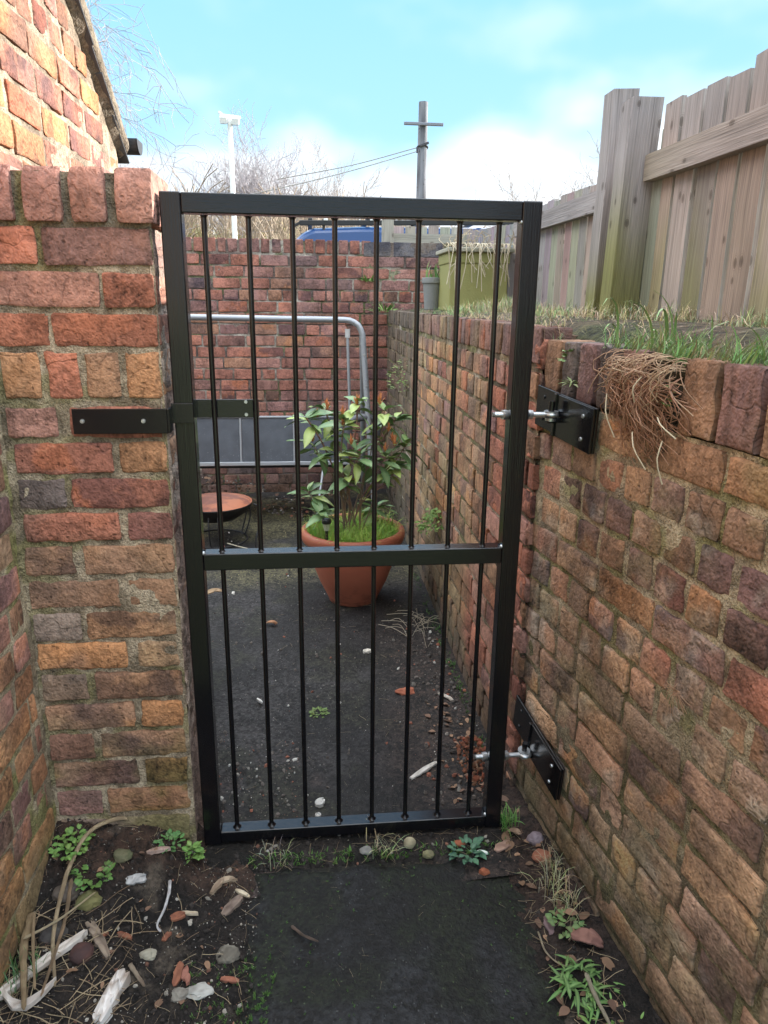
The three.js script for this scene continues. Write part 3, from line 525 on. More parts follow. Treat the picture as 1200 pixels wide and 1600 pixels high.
// ================================================================== TIMBER FENCES
const GREY = [0.36, 0.332, 0.338], WARM = [0.50, 0.365, 0.305];
function boardGeo(w, h, d, base, o = {}) {                           // upright board, foot at y = 0, with green algae rising from the foot
  const g = new THREE.BoxGeometry(w, h, d, 2, 10, 1), p = g.attributes.position, uv = g.attributes.uv, s = o.seed ?? 1;
  const big = new THREE.BoxGeometry(w - 0.004, h - 0.004, d - 0.004);
  for (let i = 0; i < p.count; i++) { const x = p.getX(i), y = p.getY(i) + h / 2, z = p.getZ(i), n = g.attributes.normal; uv.setXY(i, (Math.abs(n.getX(i)) > 0.5 ? z : x) * 4 + s * 0.37, y * 1.0 + s * 0.61); p.setXYZ(i, x + 0.006 * (noise(y * 3, s, 1) - 0.5) + (o.cut && y > h - 0.01 ? 0 : 0), y + (y > h - 0.01 ? (o.slope ?? 0) * x : 0), z + 0.004 * (noise(y * 4, s, 2) - 0.5)); }
  const side = []; for (let i = 0; i < p.count; i++) side.push(Math.abs(g.attributes.normal.getX(i)) > 0.5);
  g.computeVertexNormals(); big.dispose(); let vi = 0;
  return tint(g, (x, y, z) => {
    let c = base.map(q => q * (0.92 + 0.5 * (fbm(y * 3, s, x * 12) - 0.5)));
    c = mix3(c, [0.235, 0.24, 0.06], clamp(o.green ?? 0) * ss(0.62, 0.16, y + 0.35 * (noise(s * 3.1, y * 3, x * 20) - 0.5)));
    if (o.edge && side[vi++]) c = mix3(c, [0.62, 0.60, 0.57], 0.75);  // side edges coloured pale, as though catching sky light in the gaps
    return mix3(c, [0.36, 0.34, 0.35], (o.pale ?? 0.25) * ss(h - 0.28, h, y));
  });
}
{
  const f = thing('timber_fence', 'tall weathered fence panel at right, warm brown boards, two stout posts at its end', 'fence', [1.3, 1.50, 0]);
  const r = rng(808); let z = -2.80, i = 0;
  while (z < 1.5) {
    const w = 0.108 + r() * 0.014, top = 0.775 + (r() - 0.5) * 0.03, k = 0.75 + 0.5 * r();
    const b = part('board', boardGeo(w, top + 0.06, 0.018, mix3(WARM, GREY, r() * 0.8).map(q => q * k * 0.95), { seed: i + 3, green: r() < 0.3 ? 0.6 : 0.1, pale: 0.7, edge: 1, slope: (r() - 0.5) * 0.08 }), M.wood, f);
    b.position.set(0.022, -0.06, z + w / 2); b.rotation.set(0, Math.PI / 2 + 0.03 * (r() - 0.5), (r() - 0.5) * 0.012, 'YXZ');
    // cover board behind the gaps
    z += w + 0.020 + r() * 0.009; i++;
  }
  z = -2.86; i = 0;
  while (z < 1.5) { const w = 0.1, b = part('board', boardGeo(w, 0.80 - r() * 0.04, 0.016, [0.52, 0.50, 0.47].map(q => q * (0.8 + 0.4 * r())), { seed: i + 60, pale: 0.4 }), M.wood, f); b.position.set(0.047, -0.06, z + w / 2); b.rotation.y = Math.PI / 2; z += 0.128; i++; }
  const rail = (y, hh, label) => { const g = boardGeo(hh, 4.35, 0.04, mix3(GREY, WARM, 0.35), { seed: 17, green: 0.25, pale: 0 }); place(g, 0, 0, 0, Math.PI / 2); const m = part('rail', g, M.wood, f, label); m.position.set(-0.0095, y, -2.83); m.rotation.z = Math.PI / 2; return m; };
  rail(0.575, 0.092, 'long horizontal rail across the boards near their top');
  const p1 = part('post', boardGeo(0.105, 0.99, 0.10, GREY, { seed: 31, green: 1.1, pale: 0.3, slope: 0.06 }), M.wood, f, 'left post, notched, green at its foot'); p1.position.set(-0.028, -0.08, -3.14); p1.rotation.z = -0.012;
  const p2 = part('post', boardGeo(0.118, 0.90, 0.10, GREY.map(q => q * 1.1), { seed: 33, green: 0.9, pale: 0.45, slope: 0.03 }), M.wood, f, 'right post, broad and grey'); p2.position.set(-0.055, -0.08, -2.89); p2.rotation.z = -0.02;
}
{
  const f = thing('timber_fence', 'lower grey fence panel at right, beyond the two stout posts', 'fence', [1.3, 1.52, 0]);
  const r = rng(809); let z = -4.62, i = 0;
  while (z < -2.84) { const w = 0.088 + r() * 0.014, b = part('board', boardGeo(w, 0.61 + (r() - 0.5) * 0.02, 0.018, mix3(GREY, WARM, 0.15 + r() * 0.3).map(q => q * (0.8 + 0.4 * r())), { seed: i + 103, green: 0.15, pale: 0.4, edge: 1 }), M.wood, f); b.position.set(0.022, -0.02, z + w / 2); b.rotation.y = Math.PI / 2; z += w + 0.008; i++; }
  const g = boardGeo(0.088, 1.50, 0.038, GREY, { seed: 117, pale: 0 }); place(g, 0, 0, 0, Math.PI / 2); const m = part('rail', g, M.wood, f); m.position.set(-0.0095, 0.50, -4.62); m.rotation.z = Math.PI / 2;
  const g2 = boardGeo(0.1, 1.62, 0.016, GREY.map(q => q * 0.7), { seed: 119, pale: 0 }); place(g2, 0, 0, 0, Math.PI / 2); const m2 = part('backing_board', g2, M.wood, f); m2.position.set(0.045, 0.3, -4.62); m2.rotation.z = Math.PI / 2;
}
{
  const f = thing('timber_fence', 'farthest grey fence panel at right, behind the olive green box', 'fence', [1.36, 1.52, 0]);
  const r = rng(810); let z = -6.55, i = 0;
  while (z < -4.66) { const w = 0.095 + r() * 0.014, t = (z + 4.6) / -2, b = part('board', boardGeo(w, 0.57 + 0.10 * t + (r() - 0.5) * 0.012, 0.018, GREY.map(q => q * (0.75 + 0.4 * r())), { seed: i + 203, green: 0.1, pale: 0.3 }), M.wood, f); b.position.set(0.02, -0.02, z + w / 2); b.rotation.y = Math.PI / 2; z += w + 0.005; i++; }
  const g = boardGeo(0.07, 1.9, 0.03, GREY, { seed: 217, pale: 0 }); place(g, 0, 0, 0, Math.PI / 2); const m = part('rail', g, M.wood, f); m.position.set(0.046, 0.42, -6.55); m.rotation.z = Math.PI / 2;
}
{
  const f = thing('picket_fence', 'short pale grey slatted fence behind the end wall, beside the blue van', 'fence', [0, 1.2, -6.62]);
  const PALE = [0.45, 0.44, 0.38], r = rng(811);
  const p = part('post', boardGeo(0.095, 1.06, 0.09, PALE, { seed: 301, pale: 0.1 }), M.wood, f); p.position.set(0.705, 0, 0.02);
  let x = 0.765; let i = 0; while (x < 1.38) { const w = 0.088, b = part('board', boardGeo(w, 1.02 + (r() - 0.5) * 0.02, 0.018, PALE.map(q => q * (0.85 + 0.3 * r())), { seed: 305 + i, pale: 0.1 }), M.wood, f); b.position.set(x + w / 2, 0, -0.02); x += w + 0.014; i++; }
  const g = boardGeo(0.075, 0.66, 0.03, PALE, { seed: 320, pale: 0 }); const m = part('rail', g, M.wood, f); m.rotation.z = -Math.PI / 2; m.position.set(0.75, 0.92, 0.012);
}

// ================================================================== PLANT HELPERS
function blade(len, w, bend, c0, c1, seg = 4) {                      // one grass blade standing at the origin, bending towards +x
  const pos = [], idx = [], uv = [], col = []; let x = 0, y = 0, a = Math.PI / 2;
  for (let i = 0; i <= seg; i++) { const t = i / seg, ww = w * (1 - t * t * 0.95) * 0.5; pos.push(x, y, -ww, x, y, ww); uv.push(0, t, 1, t); const c = mix3(c0, c1, t); col.push(...c, ...c); a -= bend / seg * (0.5 + t); x += Math.cos(a) * len / seg; y += Math.sin(a) * len / seg; }
  for (let i = 0; i < seg; i++) { const k = i * 2; idx.push(k, k + 1, k + 3, k, k + 3, k + 2); }
  return fromArrays(pos, idx, uv, col);
}
function tuftGeo(n, seed, o) {                                       // o: len, w, bend, spread, c0, c1
  const r = rng(seed), list = [];
  for (let i = 0; i < n; i++) { const k = 0.6 + 0.6 * r(), c = q => q.map(t => t * (0.75 + 0.5 * r())); const g = blade(o.len * (0.45 + 0.75 * r()), o.w * (0.6 + 0.6 * r()), o.bend * (0.3 + 1.1 * r()), c(o.c0), c(o.c1), o.seg ?? 4); place(g, (r() - 0.5) * o.spread, -0.005, (r() - 0.5) * o.spread, (r() - 0.5) * 0.5, r() * 6.28, (r() - 0.5) * 0.6); list.push(g); }
  return merge(list);
}
function leafGeo(len, w, o = {}) {                                   // pointed oval leaf lying along +x, folded on its midrib and drooping
  const n = 7, pos = [], idx = [], uv = [], col = []; const c0 = o.c0 ?? [0.05, 0.12, 0.035], c1 = o.c1 ?? [0.11, 0.19, 0.06], droop = o.droop ?? 0.5, fold = o.fold ?? 0.3;
  for (let i = 0; i <= n; i++) { const t = i / n, ww = w * 0.5 * Math.pow(Math.sin(Math.PI * Math.pow(t, 0.82)), 0.8) + 0.0004, x = len * t, y = -droop * len * t * t * 0.5, wave = 0.06 * w * Math.sin(t * 9 + (o.seed ?? 0)); pos.push(x, y + fold * ww + wave, -ww, x, y, 0, x, y + fold * ww - wave, ww); uv.push(t, 0, t, 0.5, t, 1); col.push(...c0, ...c1, ...c0); }
  for (let i = 0; i < n; i++) { const k = i * 3; idx.push(k, k + 1, k + 4, k, k + 4, k + 3, k + 1, k + 2, k + 5, k + 1, k + 5, k + 4); }
  return fromArrays(pos, idx, uv, col);
}
function scatter(name, geo, mat, list, label, category, colorFn) {   // list of [x, y, z, ry, scale, rx, rz]
  const im = new THREE.InstancedMesh(geo, mat, list.length), m4 = new THREE.Matrix4(), q = new THREE.Quaternion(), e = new THREE.Euler();
  list.forEach((p, i) => { e.set(p[5] ?? 0, p[3], p[6] ?? 0, 'YXZ'); q.setFromEuler(e); const s = p[4]; m4.compose(V(p[0], p[1], p[2]), q, Array.isArray(s) ? V(...s) : V(s, s, s)); im.setMatrixAt(i, m4); if (colorFn) im.setColorAt(i, colorFn(i, p)); });
  im.name = numbered(name); shadows(im); scene.add(im); tag(im, label, category); return stuff(im);
}

// ================================================================== BARE TREES
function branches(o) {                                               // one geometry for the trunk, one for the crown
  const r = rng(o.seed), trunk = [], crown = [];
  const up = V(0, 1, 0);
  function seg(a, b, ra, rb, list, sides) { const d = b.clone().sub(a), L = d.length(), g = new THREE.CylinderGeometry(rb, ra, L, sides, 1, true); g.applyQuaternion(new THREE.Quaternion().setFromUnitVectors(up, d.normalize())); const m = a.clone().add(b).multiplyScalar(0.5); g.translate(m.x, m.y, m.z); list.push(tint(g, o.col)); }
  function grow(p, dir, len, rad, lev) {
    const n = lev === 0 ? 6 : lev === 1 ? 5 : lev < o.levels ? 4 : 3; let a = p.clone(), d = dir.clone(), ra = rad;
    for (let i = 0; i < n; i++) {
      const w = 0.16 + 0.07 * lev;
      d.add(V((r() - 0.5) * 2 * w, (r() - 0.5) * 2 * w - (o.droop ?? 0) * lev, (r() - 0.5) * 2 * w)).normalize();
      const b = a.clone().addScaledVector(d, len / n), rb = Math.max(o.min, rad * (1 - 0.7 * (i + 1) / n));
      seg(a, b, ra, rb, lev < 1 ? trunk : crown, lev < 2 ? 6 : 3);
      if (lev < o.levels && (lev > 0 || i >= 1)) {
        const kids = lev === 0 ? (o.k0 ?? 2) : (r() < (o.kids % 1) ? 1 : 0) + Math.floor(o.kids);
        for (let k = 0; k < kids; k++) {
          const ax = V(r() - 0.5, r() - 0.5, r() - 0.5).cross(d).normalize(), q = d.clone().applyAxisAngle(ax, o.angle * (0.6 + 0.7 * r())); if (q.y < -0.15 && lev < 2) q.y *= -0.5;
          grow(b, q.normalize(), len * o.ratio * (0.65 + 0.6 * r()), Math.max(o.min, rb * 0.6), lev + 1);
        }
      }
      a = b; ra = rb;
    }
  }
  for (let s = 0; s < (o.stems ?? 1); s++) grow(V((r() - 0.5) * 0.5 * ((o.stems ?? 1) > 1 ? 2.2 : 0), 0, (r() - 0.5) * 0.5), V((r() - 0.5) * (o.stems > 1 ? 0.7 : 0.15), 1, (r() - 0.5) * 0.4).add(o.lean ?? V(0, 0, 0)).normalize(), o.h * (0.8 + 0.3 * r()), o.rad, 0);
  return [merge(trunk), merge(crown)];
}
const bark = std({ vertexColors: true, roughness: 0.95 });
function tree(label, pos, o) { const t = thing('bare_tree', label, 'tree', pos, 0, o.group); const [a, b] = branches(o); part('trunk', a, bark, t); part('crown', b, bark, t); return t; }
const PALEB = [0.33, 0.305, 0.325], TAN = [0.34, 0.30, 0.28];
tree('large bare tree at upper left, its branches reaching out over the outbuilding roof', [-6.0, 0, -14.5], { seed: 3, h: 4.6, rad: 0.13, levels: 4, min: 0.0042, col: PALEB, k0: 3, kids: 1.5, ratio: 0.58, angle: 0.95, droop: 0.06, lean: V(0.16, 0, 0) });
tree('bare tree just right of the outbuilding gutter', [-4.3, 1.7, -18.5], { seed: 12, h: 1.7, rad: 0.05, levels: 4, min: 0.0036, col: PALEB, stems: 3, kids: 1.1, ratio: 0.6, angle: 0.9, droop: 0.02 });
tree('bushy bare tree left of the white lamp pole', [-2.9, 1.9, -19.5], { seed: 14, h: 1.65, rad: 0.045, levels: 4, min: 0.0036, col: PALEB, stems: 3, kids: 1.1, ratio: 0.6, angle: 0.8, droop: 0 });
tree('bare many-stemmed tree just right of the white lamp pole', [-1.2, 1.9, -19], { seed: 21, h: 1.9, rad: 0.04, levels: 4, min: 0.0036, col: PALEB, stems: 4, kids: 1.1, ratio: 0.6, angle: 0.65, droop: -0.05 });
tree('bare bushy tree between the lamp pole and the cables', [0.25, 1.7, -19.8], { seed: 23, h: 1.8, rad: 0.04, levels: 4, min: 0.0036, col: TAN, stems: 4, kids: 1.1, ratio: 0.6, angle: 0.6, droop: -0.06 });
tree('low bare bush with upright twigs left of the telegraph pole', [1.9, 1.5, -19.5], { seed: 25, h: 1.0, rad: 0.03, levels: 3, min: 0.005, col: TAN, stems: 5, kids: 1.6, ratio: 0.62, angle: 0.6, droop: -0.06 });
tree('small bare tree showing over the fence at right', [5.1, 0.3, -16.0], { seed: 33, h: 2.2, rad: 0.03, levels: 4, min: 0.0036, col: TAN, stems: 4, kids: 1.0, ratio: 0.58, angle: 0.65, droop: -0.02 });
// dry scrub on the bank: nobody could count the stalks
{
  const straw = tuftGeo(26, 5, { len: 0.5, w: 0.012, bend: 1.7, spread: 0.5, c0: [0.32, 0.25, 0.14], c1: [0.62, 0.52, 0.33], seg: 3 }), r = rng(91), list = [];
  for (let i = 0; i < 2600; i++) { const x = -16 + 22 * r(), z = -10.6 - 10 * Math.pow(r(), 1.2); list.push([x, bankH(x, z) - 0.03, z, r() * 6.28, 0.5 + 0.75 * r(), 0, 0]); }
  scatter('dry_scrub', straw, M.dry, list, 'straw coloured dry grass and scrub on the bank beyond the end wall', 'scrub', (i) => { const h = hash(i, 3, 5); return rgb(0.75 + 0.4 * h, 0.78 + 0.3 * h, 0.7 + 0.35 * h); });
  const twigs = []; const r2 = rng(17); for (let i = 0; i < 14; i++) { const a = r2() * 6.28, L = 0.5 + 0.8 * r2(); twigs.push(tint(tube([[0, 0, 0], [Math.cos(a) * L * 0.2, L * 0.6, Math.sin(a) * L * 0.2], [Math.cos(a) * L * 0.5, L * (0.6 + 0.5 * r2()), Math.sin(a) * L * 0.5]], 0.006, 5, 3), [0.34, 0.27, 0.20])); }
  const list2 = []; for (let i = 0; i < 520; i++) { const x = -14 + 18 * r(), z = -12.5 - 7 * r(); list2.push([x, bankH(x, z) - 0.03, z, r() * 6.28, 0.7 + 0.8 * r()]); }
  scatter('bramble', merge(twigs), bark, list2, 'tangle of bare brown bramble stems on the bank under the trees', 'scrub');
}

// ================================================================== POLES, CABLES, VAN
{
  const p = thing('lamp_post', 'slim white pole with a pair of floodlights, standing among the bare trees', 'lamp post', [-1.28, 0, -14]);
  const white = std({ color: rgb(0.85, 0.86, 0.86), roughness: 0.5 });
  part('pole', place(new THREE.CylinderGeometry(0.04, 0.055, 4.62, 14), 0, 2.31, 0), white, p);
  part('bracket', place(rbox(0.36, 0.035, 0.05, 0.008), 0.01, 4.63, 0, 0, 0, -0.09), white, p);
  for (const s of [-1, 1]) { const h = part('floodlight', place(rbox(0.13, 0.115, 0.16, 0.02), s * 0.10, 4.56 - s * 0.008, 0.03, 0.35), white, p); part('lens', place(rbox(0.10, 0.012, 0.12, 0.004), s * 0.10, 4.498 - s * 0.008, 0.045, 0.35), std({ color: rgb(0.35, 0.37, 0.4), roughness: 0.2 }), h); }
  part('sensor', place(new THREE.CylinderGeometry(0.02, 0.02, 0.06, 10), -0.155, 4.67, 0, 0, 0, 1.1), white, p);
}
{
  const p = thing('telegraph_pole', 'weathered grey wooden telegraph pole with a short crossarm, beyond the gate', 'pole', [2.40, 0, -16]);
  const g = tint(place(new THREE.CylinderGeometry(0.092, 0.125, 5.45, 18, 12), 0, 2.725, 0), (x, y, z) => mix3([0.27, 0.28, 0.32], [0.12, 0.12, 0.14], ss(0.55, 0.68, fbm(y * 2.2, Math.atan2(z, x) * 1.5, 3))));
  const u = g.attributes.uv; for (let i = 0; i < u.count; i++) u.setXY(i, u.getX(i) * 2, u.getY(i) * 5);
  part('pole', g, M.wood, p);
  part('crossarm', tint(place(rbox(0.80, 0.052, 0.07, 0.008), 0, 5.03, 0.11), [0.22, 0.23, 0.27]), M.plain, p);
  part('bracket', tint(merge([place(new THREE.TorusGeometry(0.11, 0.016, 6, 18), 0, 4.62, 0, Math.PI / 2 - 0.25), place(rbox(0.20, 0.045, 0.05, 0.01), 0.02, 4.66, 0.11, 0, 0, 0.35), place(new THREE.CylinderGeometry(0.02, 0.02, 0.10, 8), -0.12, 4.55, 0.1)]), [0.07, 0.07, 0.08]), M.plain, p);
  const cable = std({ color: rgb(0.28, 0.27, 0.25), roughness: 0.7 });
  for (const [y, pts, l] of [[0, [[2.29, 4.60, -15.9], [1.0, 4.32, -16.4], [-0.6, 4.12, -17.2]], 'upper of two thin cables running left from the telegraph pole'], [0, [[2.29, 4.53, -15.9], [0.8, 4.02, -15.4], [-0.9, 3.55, -15.0], [-5, 2.7, -14.4]], 'lower of two thin cables sloping down left from the telegraph pole into the trees']]) tag(part('overhead_cable', tube(pts, 0.009, 24, 5), cable), l, 'cable');
}
{
  const v = thing('van', 'blue van with a black roof rack, only its roof showing over the end wall', 'van', [0, 0, -8.6]);
  const s = new THREE.Shape(); s.moveTo(-0.62, 0.35); s.lineTo(-0.60, 1.05); s.lineTo(-0.46, 1.32); s.lineTo(-0.13, 2.13); s.quadraticCurveTo(-0.04, 2.27, 0.10, 2.31); s.lineTo(0.6, 2.335); s.lineTo(3.9, 2.38); s.quadraticCurveTo(4.15, 2.38, 4.18, 2.1); s.lineTo(4.2, 0.35); s.lineTo(-0.62, 0.35);
  const blue = phys({ color: rgb(0.018, 0.07, 0.22), roughness: 0.35, clearcoat: 0.8, clearcoatRoughness: 0.1 }), dark = std({ color: rgb(0.02, 0.02, 0.022), roughness: 0.5 });
  part('body', place(new THREE.ExtrudeGeometry(s, { depth: 1.7, bevelEnabled: true, bevelSize: 0.06, bevelThickness: 0.08, bevelSegments: 4, curveSegments: 12 }), 0, 0, -1.78), blue, v);
  // panel seam, gutter strip and side windows
  part('seam', merge([rbox(0.008, 1.4, 0.008, 0.002, 1)].map(g => place(g, 0.62, 1.5, 0.002))), dark, v);
  part('rain_gutter', place(rbox(3.6, 0.02, 0.025, 0.006), 2.05, 2.235, 0.006, 0, 0, 0.012), std({ color: rgb(0.015, 0.07, 0.26), roughness: 0.4 }), v);
  const gl = phys({ color: rgb(0.02, 0.025, 0.03), roughness: 0.08 });
  const ws = new THREE.Shape(); ws.moveTo(-0.22, 1.42); ws.lineTo(0.02, 2.0); ws.lineTo(0.55, 2.02); ws.lineTo(0.55, 1.42); ws.lineTo(-0.22, 1.42);
  part('window', place(new THREE.ExtrudeGeometry(ws, { depth: 0.01, bevelEnabled: false }), 0, 0, 0.001), gl, v);
  for (const x of [0.25, 3.3]) { const w = part('wheel', place(new THREE.CylinderGeometry(0.34, 0.34, 0.24, 28), x, 0.34, -0.10, Math.PI / 2), dark, v); part('rim', place(new THREE.CylinderGeometry(0.2, 0.2, 0.02, 20), x, 0.34, 0.025, Math.PI / 2), M.zinc, w); }
  const rk = [place(rbox(3.5, 0.055, 0.04, 0.008), 1.68, 2.455, -0.02, 0, 0, 0.022), place(rbox(3.5, 0.05, 0.04, 0.008), 1.68, 2.455, -1.6, 0, 0, 0.022)];
  for (let i = 0; i < 6; i++) rk.push(place(rbox(0.05, 0.03, 1.6, 0.006), 0.05 + i * 0.65, 2.455 + i * 0.0143, -0.81)); for (let i = 0; i < 4; i++) rk.push(place(rbox(0.03, 0.12, 0.03, 0.006), 0.2 + i * 1.0, 2.40 + i * 0.02, -0.03));
  rk.push(place(rbox(0.16, 0.03, 0.03, 0.006), -0.10, 2.40, -0.02, 0, 0, 0.5));
  part('roof_rack', merge(rk), dark, v);
  for (const x of [0.22, 0.74]) part('rack_clip', place(rbox(0.045, 0.022, 0.012, 0.004), x, 2.452 + x * 0.02, 0.004), std({ color: rgb(0.8, 0.8, 0.8), roughness: 0.4 }), v);
}

// ================================================================== ON THE RAISED GROUND
{
  const b = thing('storage_box', 'olive green box with a rimmed lid, overgrown with dead vines, by the fence', 'box', [0.835, 1.535, -4.72]);
  const ol = std({ color: rgb(0.27, 0.265, 0.095), roughness: 0.7, bumpMap: mortarBump, bumpScale: 0.0015 });
  part('body', place(rbox(0.35, 0.285, 0.36, 0.008), 0.175, 0.1425, 0.18), ol, b);
  part('band', place(rbox(0.362, 0.062, 0.372, 0.006), 0.175, 0.302, 0.18), ol, b);
  part('lid', tint(place(rbox(0.40, 0.024, 0.41, 0.006), 0.178, 0.345, 0.18), (x, y, z) => mix3([0.42, 0.41, 0.33], [0.24, 0.23, 0.17], ss(0.4, 0.6, fbm(x * 12, z * 12, 3)))), M.plain, b);
  const vine = []; const r = rng(404);
  for (let i = 0; i < 26; i++) { const x = -0.02 + 0.42 * r(), d = 0.08 + 0.24 * r() * r(), k = () => (r() - 0.5) * 0.06; vine.push(tint(tube([[x, 0.375, 0.2], [x + k(), 0.372, 0.385], [x + k(), 0.33 - d * 0.3, 0.402], [x + k() * 1.4, 0.33 - d, 0.395]], 0.0026, 12, 4), mix3([0.62, 0.56, 0.42], [0.36, 0.30, 0.21], r()))); }
  for (let i = 0; i < 40; i++) { const x = -0.02 + 0.44 * r(); const k = () => (r() - 0.5) * 0.09; vine.push(tint(tube([[x, 0.36, 0.12 + 0.25 * r()], [x + k(), 0.39 + 0.04 * r(), 0.22 + k()], [x + k(), 0.40 + 0.07 * r(), 0.28 + k()]], 0.0018, 6, 3), mix3([0.55, 0.47, 0.33], [0.28, 0.22, 0.15], r()))); }
  const vn = part('vine', merge(vine), std({ vertexColors: true, roughness: 0.9 })); tag(vn, 'tangled pale dead vines hanging over the olive green box', 'vine'); vn.position.set(0.835, 1.535, -4.72); stuff(vn);
  const pl = part('plank', boardGeo(0.07, 0.34, 0.02, GREY.map(q => q * 0.9), { seed: 511 }), M.wood); tag(pl, 'short upright grey board leaning beside the olive green box', 'board'); pl.position.set(1.235, 1.53, -4.42);
}
{
  const p = thing('plant_pot', 'small grey bucket pot with spiky green leaves on the wall top near its corner', 'plant pot', [0.80, 1.537, -4.75]);
  const gm = std({ color: rgb(0.22, 0.23, 0.23), roughness: 0.6, bumpMap: mortarBump, bumpScale: 0.001 });
  part('pot', new THREE.LatheGeometry([[0, 0], [0.046, 0], [0.049, 0.004], [0.061, 0.160], [0.067, 0.162], [0.069, 0.168], [0.069, 0.196], [0.066, 0.198], [0.062, 0.19], [0.058, 0.165], [0, 0.165]].map(q => new THREE.Vector2(...q)), 28), gm, p);
  part('leaves', place(tuftGeo(34, 71, { len: 0.13, w: 0.008, bend: 1.0, spread: 0.08, c0: [0.12, 0.24, 0.06], c1: [0.22, 0.40, 0.14] }), 0, 0.165, 0), M.grass, p);
}
{
  const grn = tuftGeo(22, 6, { len: 0.090, w: 0.0036, bend: 2.0, spread: 0.07, c0: [0.17, 0.24, 0.08], c1: [0.36, 0.50, 0.21] });
  const xr = z => (z > -1.97 ? 0.66 + (z + 1.97) * 0.125 : wallX), r = rng(55), list = [], dryL = [];
  const gy = (x, z) => 1.482 + 0.05 * ss(0.08, 0.5, x - xr(z));
  for (let i = 0; i < 430; i++) { const z = -0.7 - 1.3 * r(), d = 0.03 + 0.5 * r(); const x = xr(z) + d; if (fbm(x * 6, z * 6, 15, 3) > 0.41 + 0.14 * ss(-1.6, -1.85, z)) (r() < 0.86 ? list : dryL).push([x, gy(x, z) - 0.004, z, r() * 6.28, 0.28 + 0.45 * r()]); }
  for (let i = 0; i < 48; i++) { const z = -0.90 - 0.75 * r(); list.push([xr(z) + 0.02 + 0.03 * r(), 1.475, z, Math.PI + (r() - 0.5) * 2, 0.5 + 0.5 * r(), 0, 0.5]); }
  for (let i = 0; i < 170; i++) { const z = -2.1 - 2.9 * r(), x = xr(z) + 0.06 + 0.5 * r(); (r() < 0.6 ? list : dryL).push([x, gy(x, z), z, r() * 6.28, 0.4 + 0.55 * r()]); }
  for (let i = 0; i < 110; i++) { const z = -3.9 - 0.5 * r(), x = 0.80 + 0.45 * r(); (r() < 0.6 ? list : dryL).push([x, gy(x, z), z, r() * 6.28, 0.6 + 0.7 * r()]); }
  scatter('grass', grn, M.grass, list, 'lush green grass growing along the top of the right wall below the fence', 'grass', i => { const h = hash(i, 7, 1); return rgb(0.75 + 0.45 * h, 0.8 + 0.35 * hash(i, 2, 9), 0.75 + 0.5 * h); });
  const dg = tuftGeo(18, 8, { len: 0.11, w: 0.003, bend: 2.2, spread: 0.07, c0: [0.30, 0.24, 0.13], c1: [0.55, 0.47, 0.30] });
  for (let i = 0; i < 160; i++) { const z = -1.5 - 2.4 * r(), x = xr(z) + 0.03 + 0.4 * r(); dryL.push([x, gy(x, z), z, r() * 6.28, 0.4 + 0.6 * r()]); }
  scatter('dry_grass', dg, M.dry, dryL, 'dead straw coloured grass along the top of the right wall', 'grass');
  // broad strap leaves reaching over the wall
  const long = []; const r2 = rng(66);
  for (let i = 0; i < 30; i++) { const z = -0.85 - 0.95 * r2(), g = blade(0.08 + 0.13 * r2(), 0.005 + 0.004 * r2(), 1.8 + 1.2 * r2(), [0.13, 0.25, 0.07], mix3([0.24, 0.42, 0.14], [0.36, 0.52, 0.26], r2()), 7); place(g, 0, 0, 0, 0, 0, 0.5 * r2()); place(g, xr(z) + 0.02 + 0.10 * r2(), 1.482, z, 0, Math.PI + (r2() - 0.5) * 2.6); long.push(g); }
  const lg = part('long_grass', merge(long), M.grass); tag(lg, 'long arching grass blades leaning over the edge of the right wall', 'grass'); stuff(lg);
}
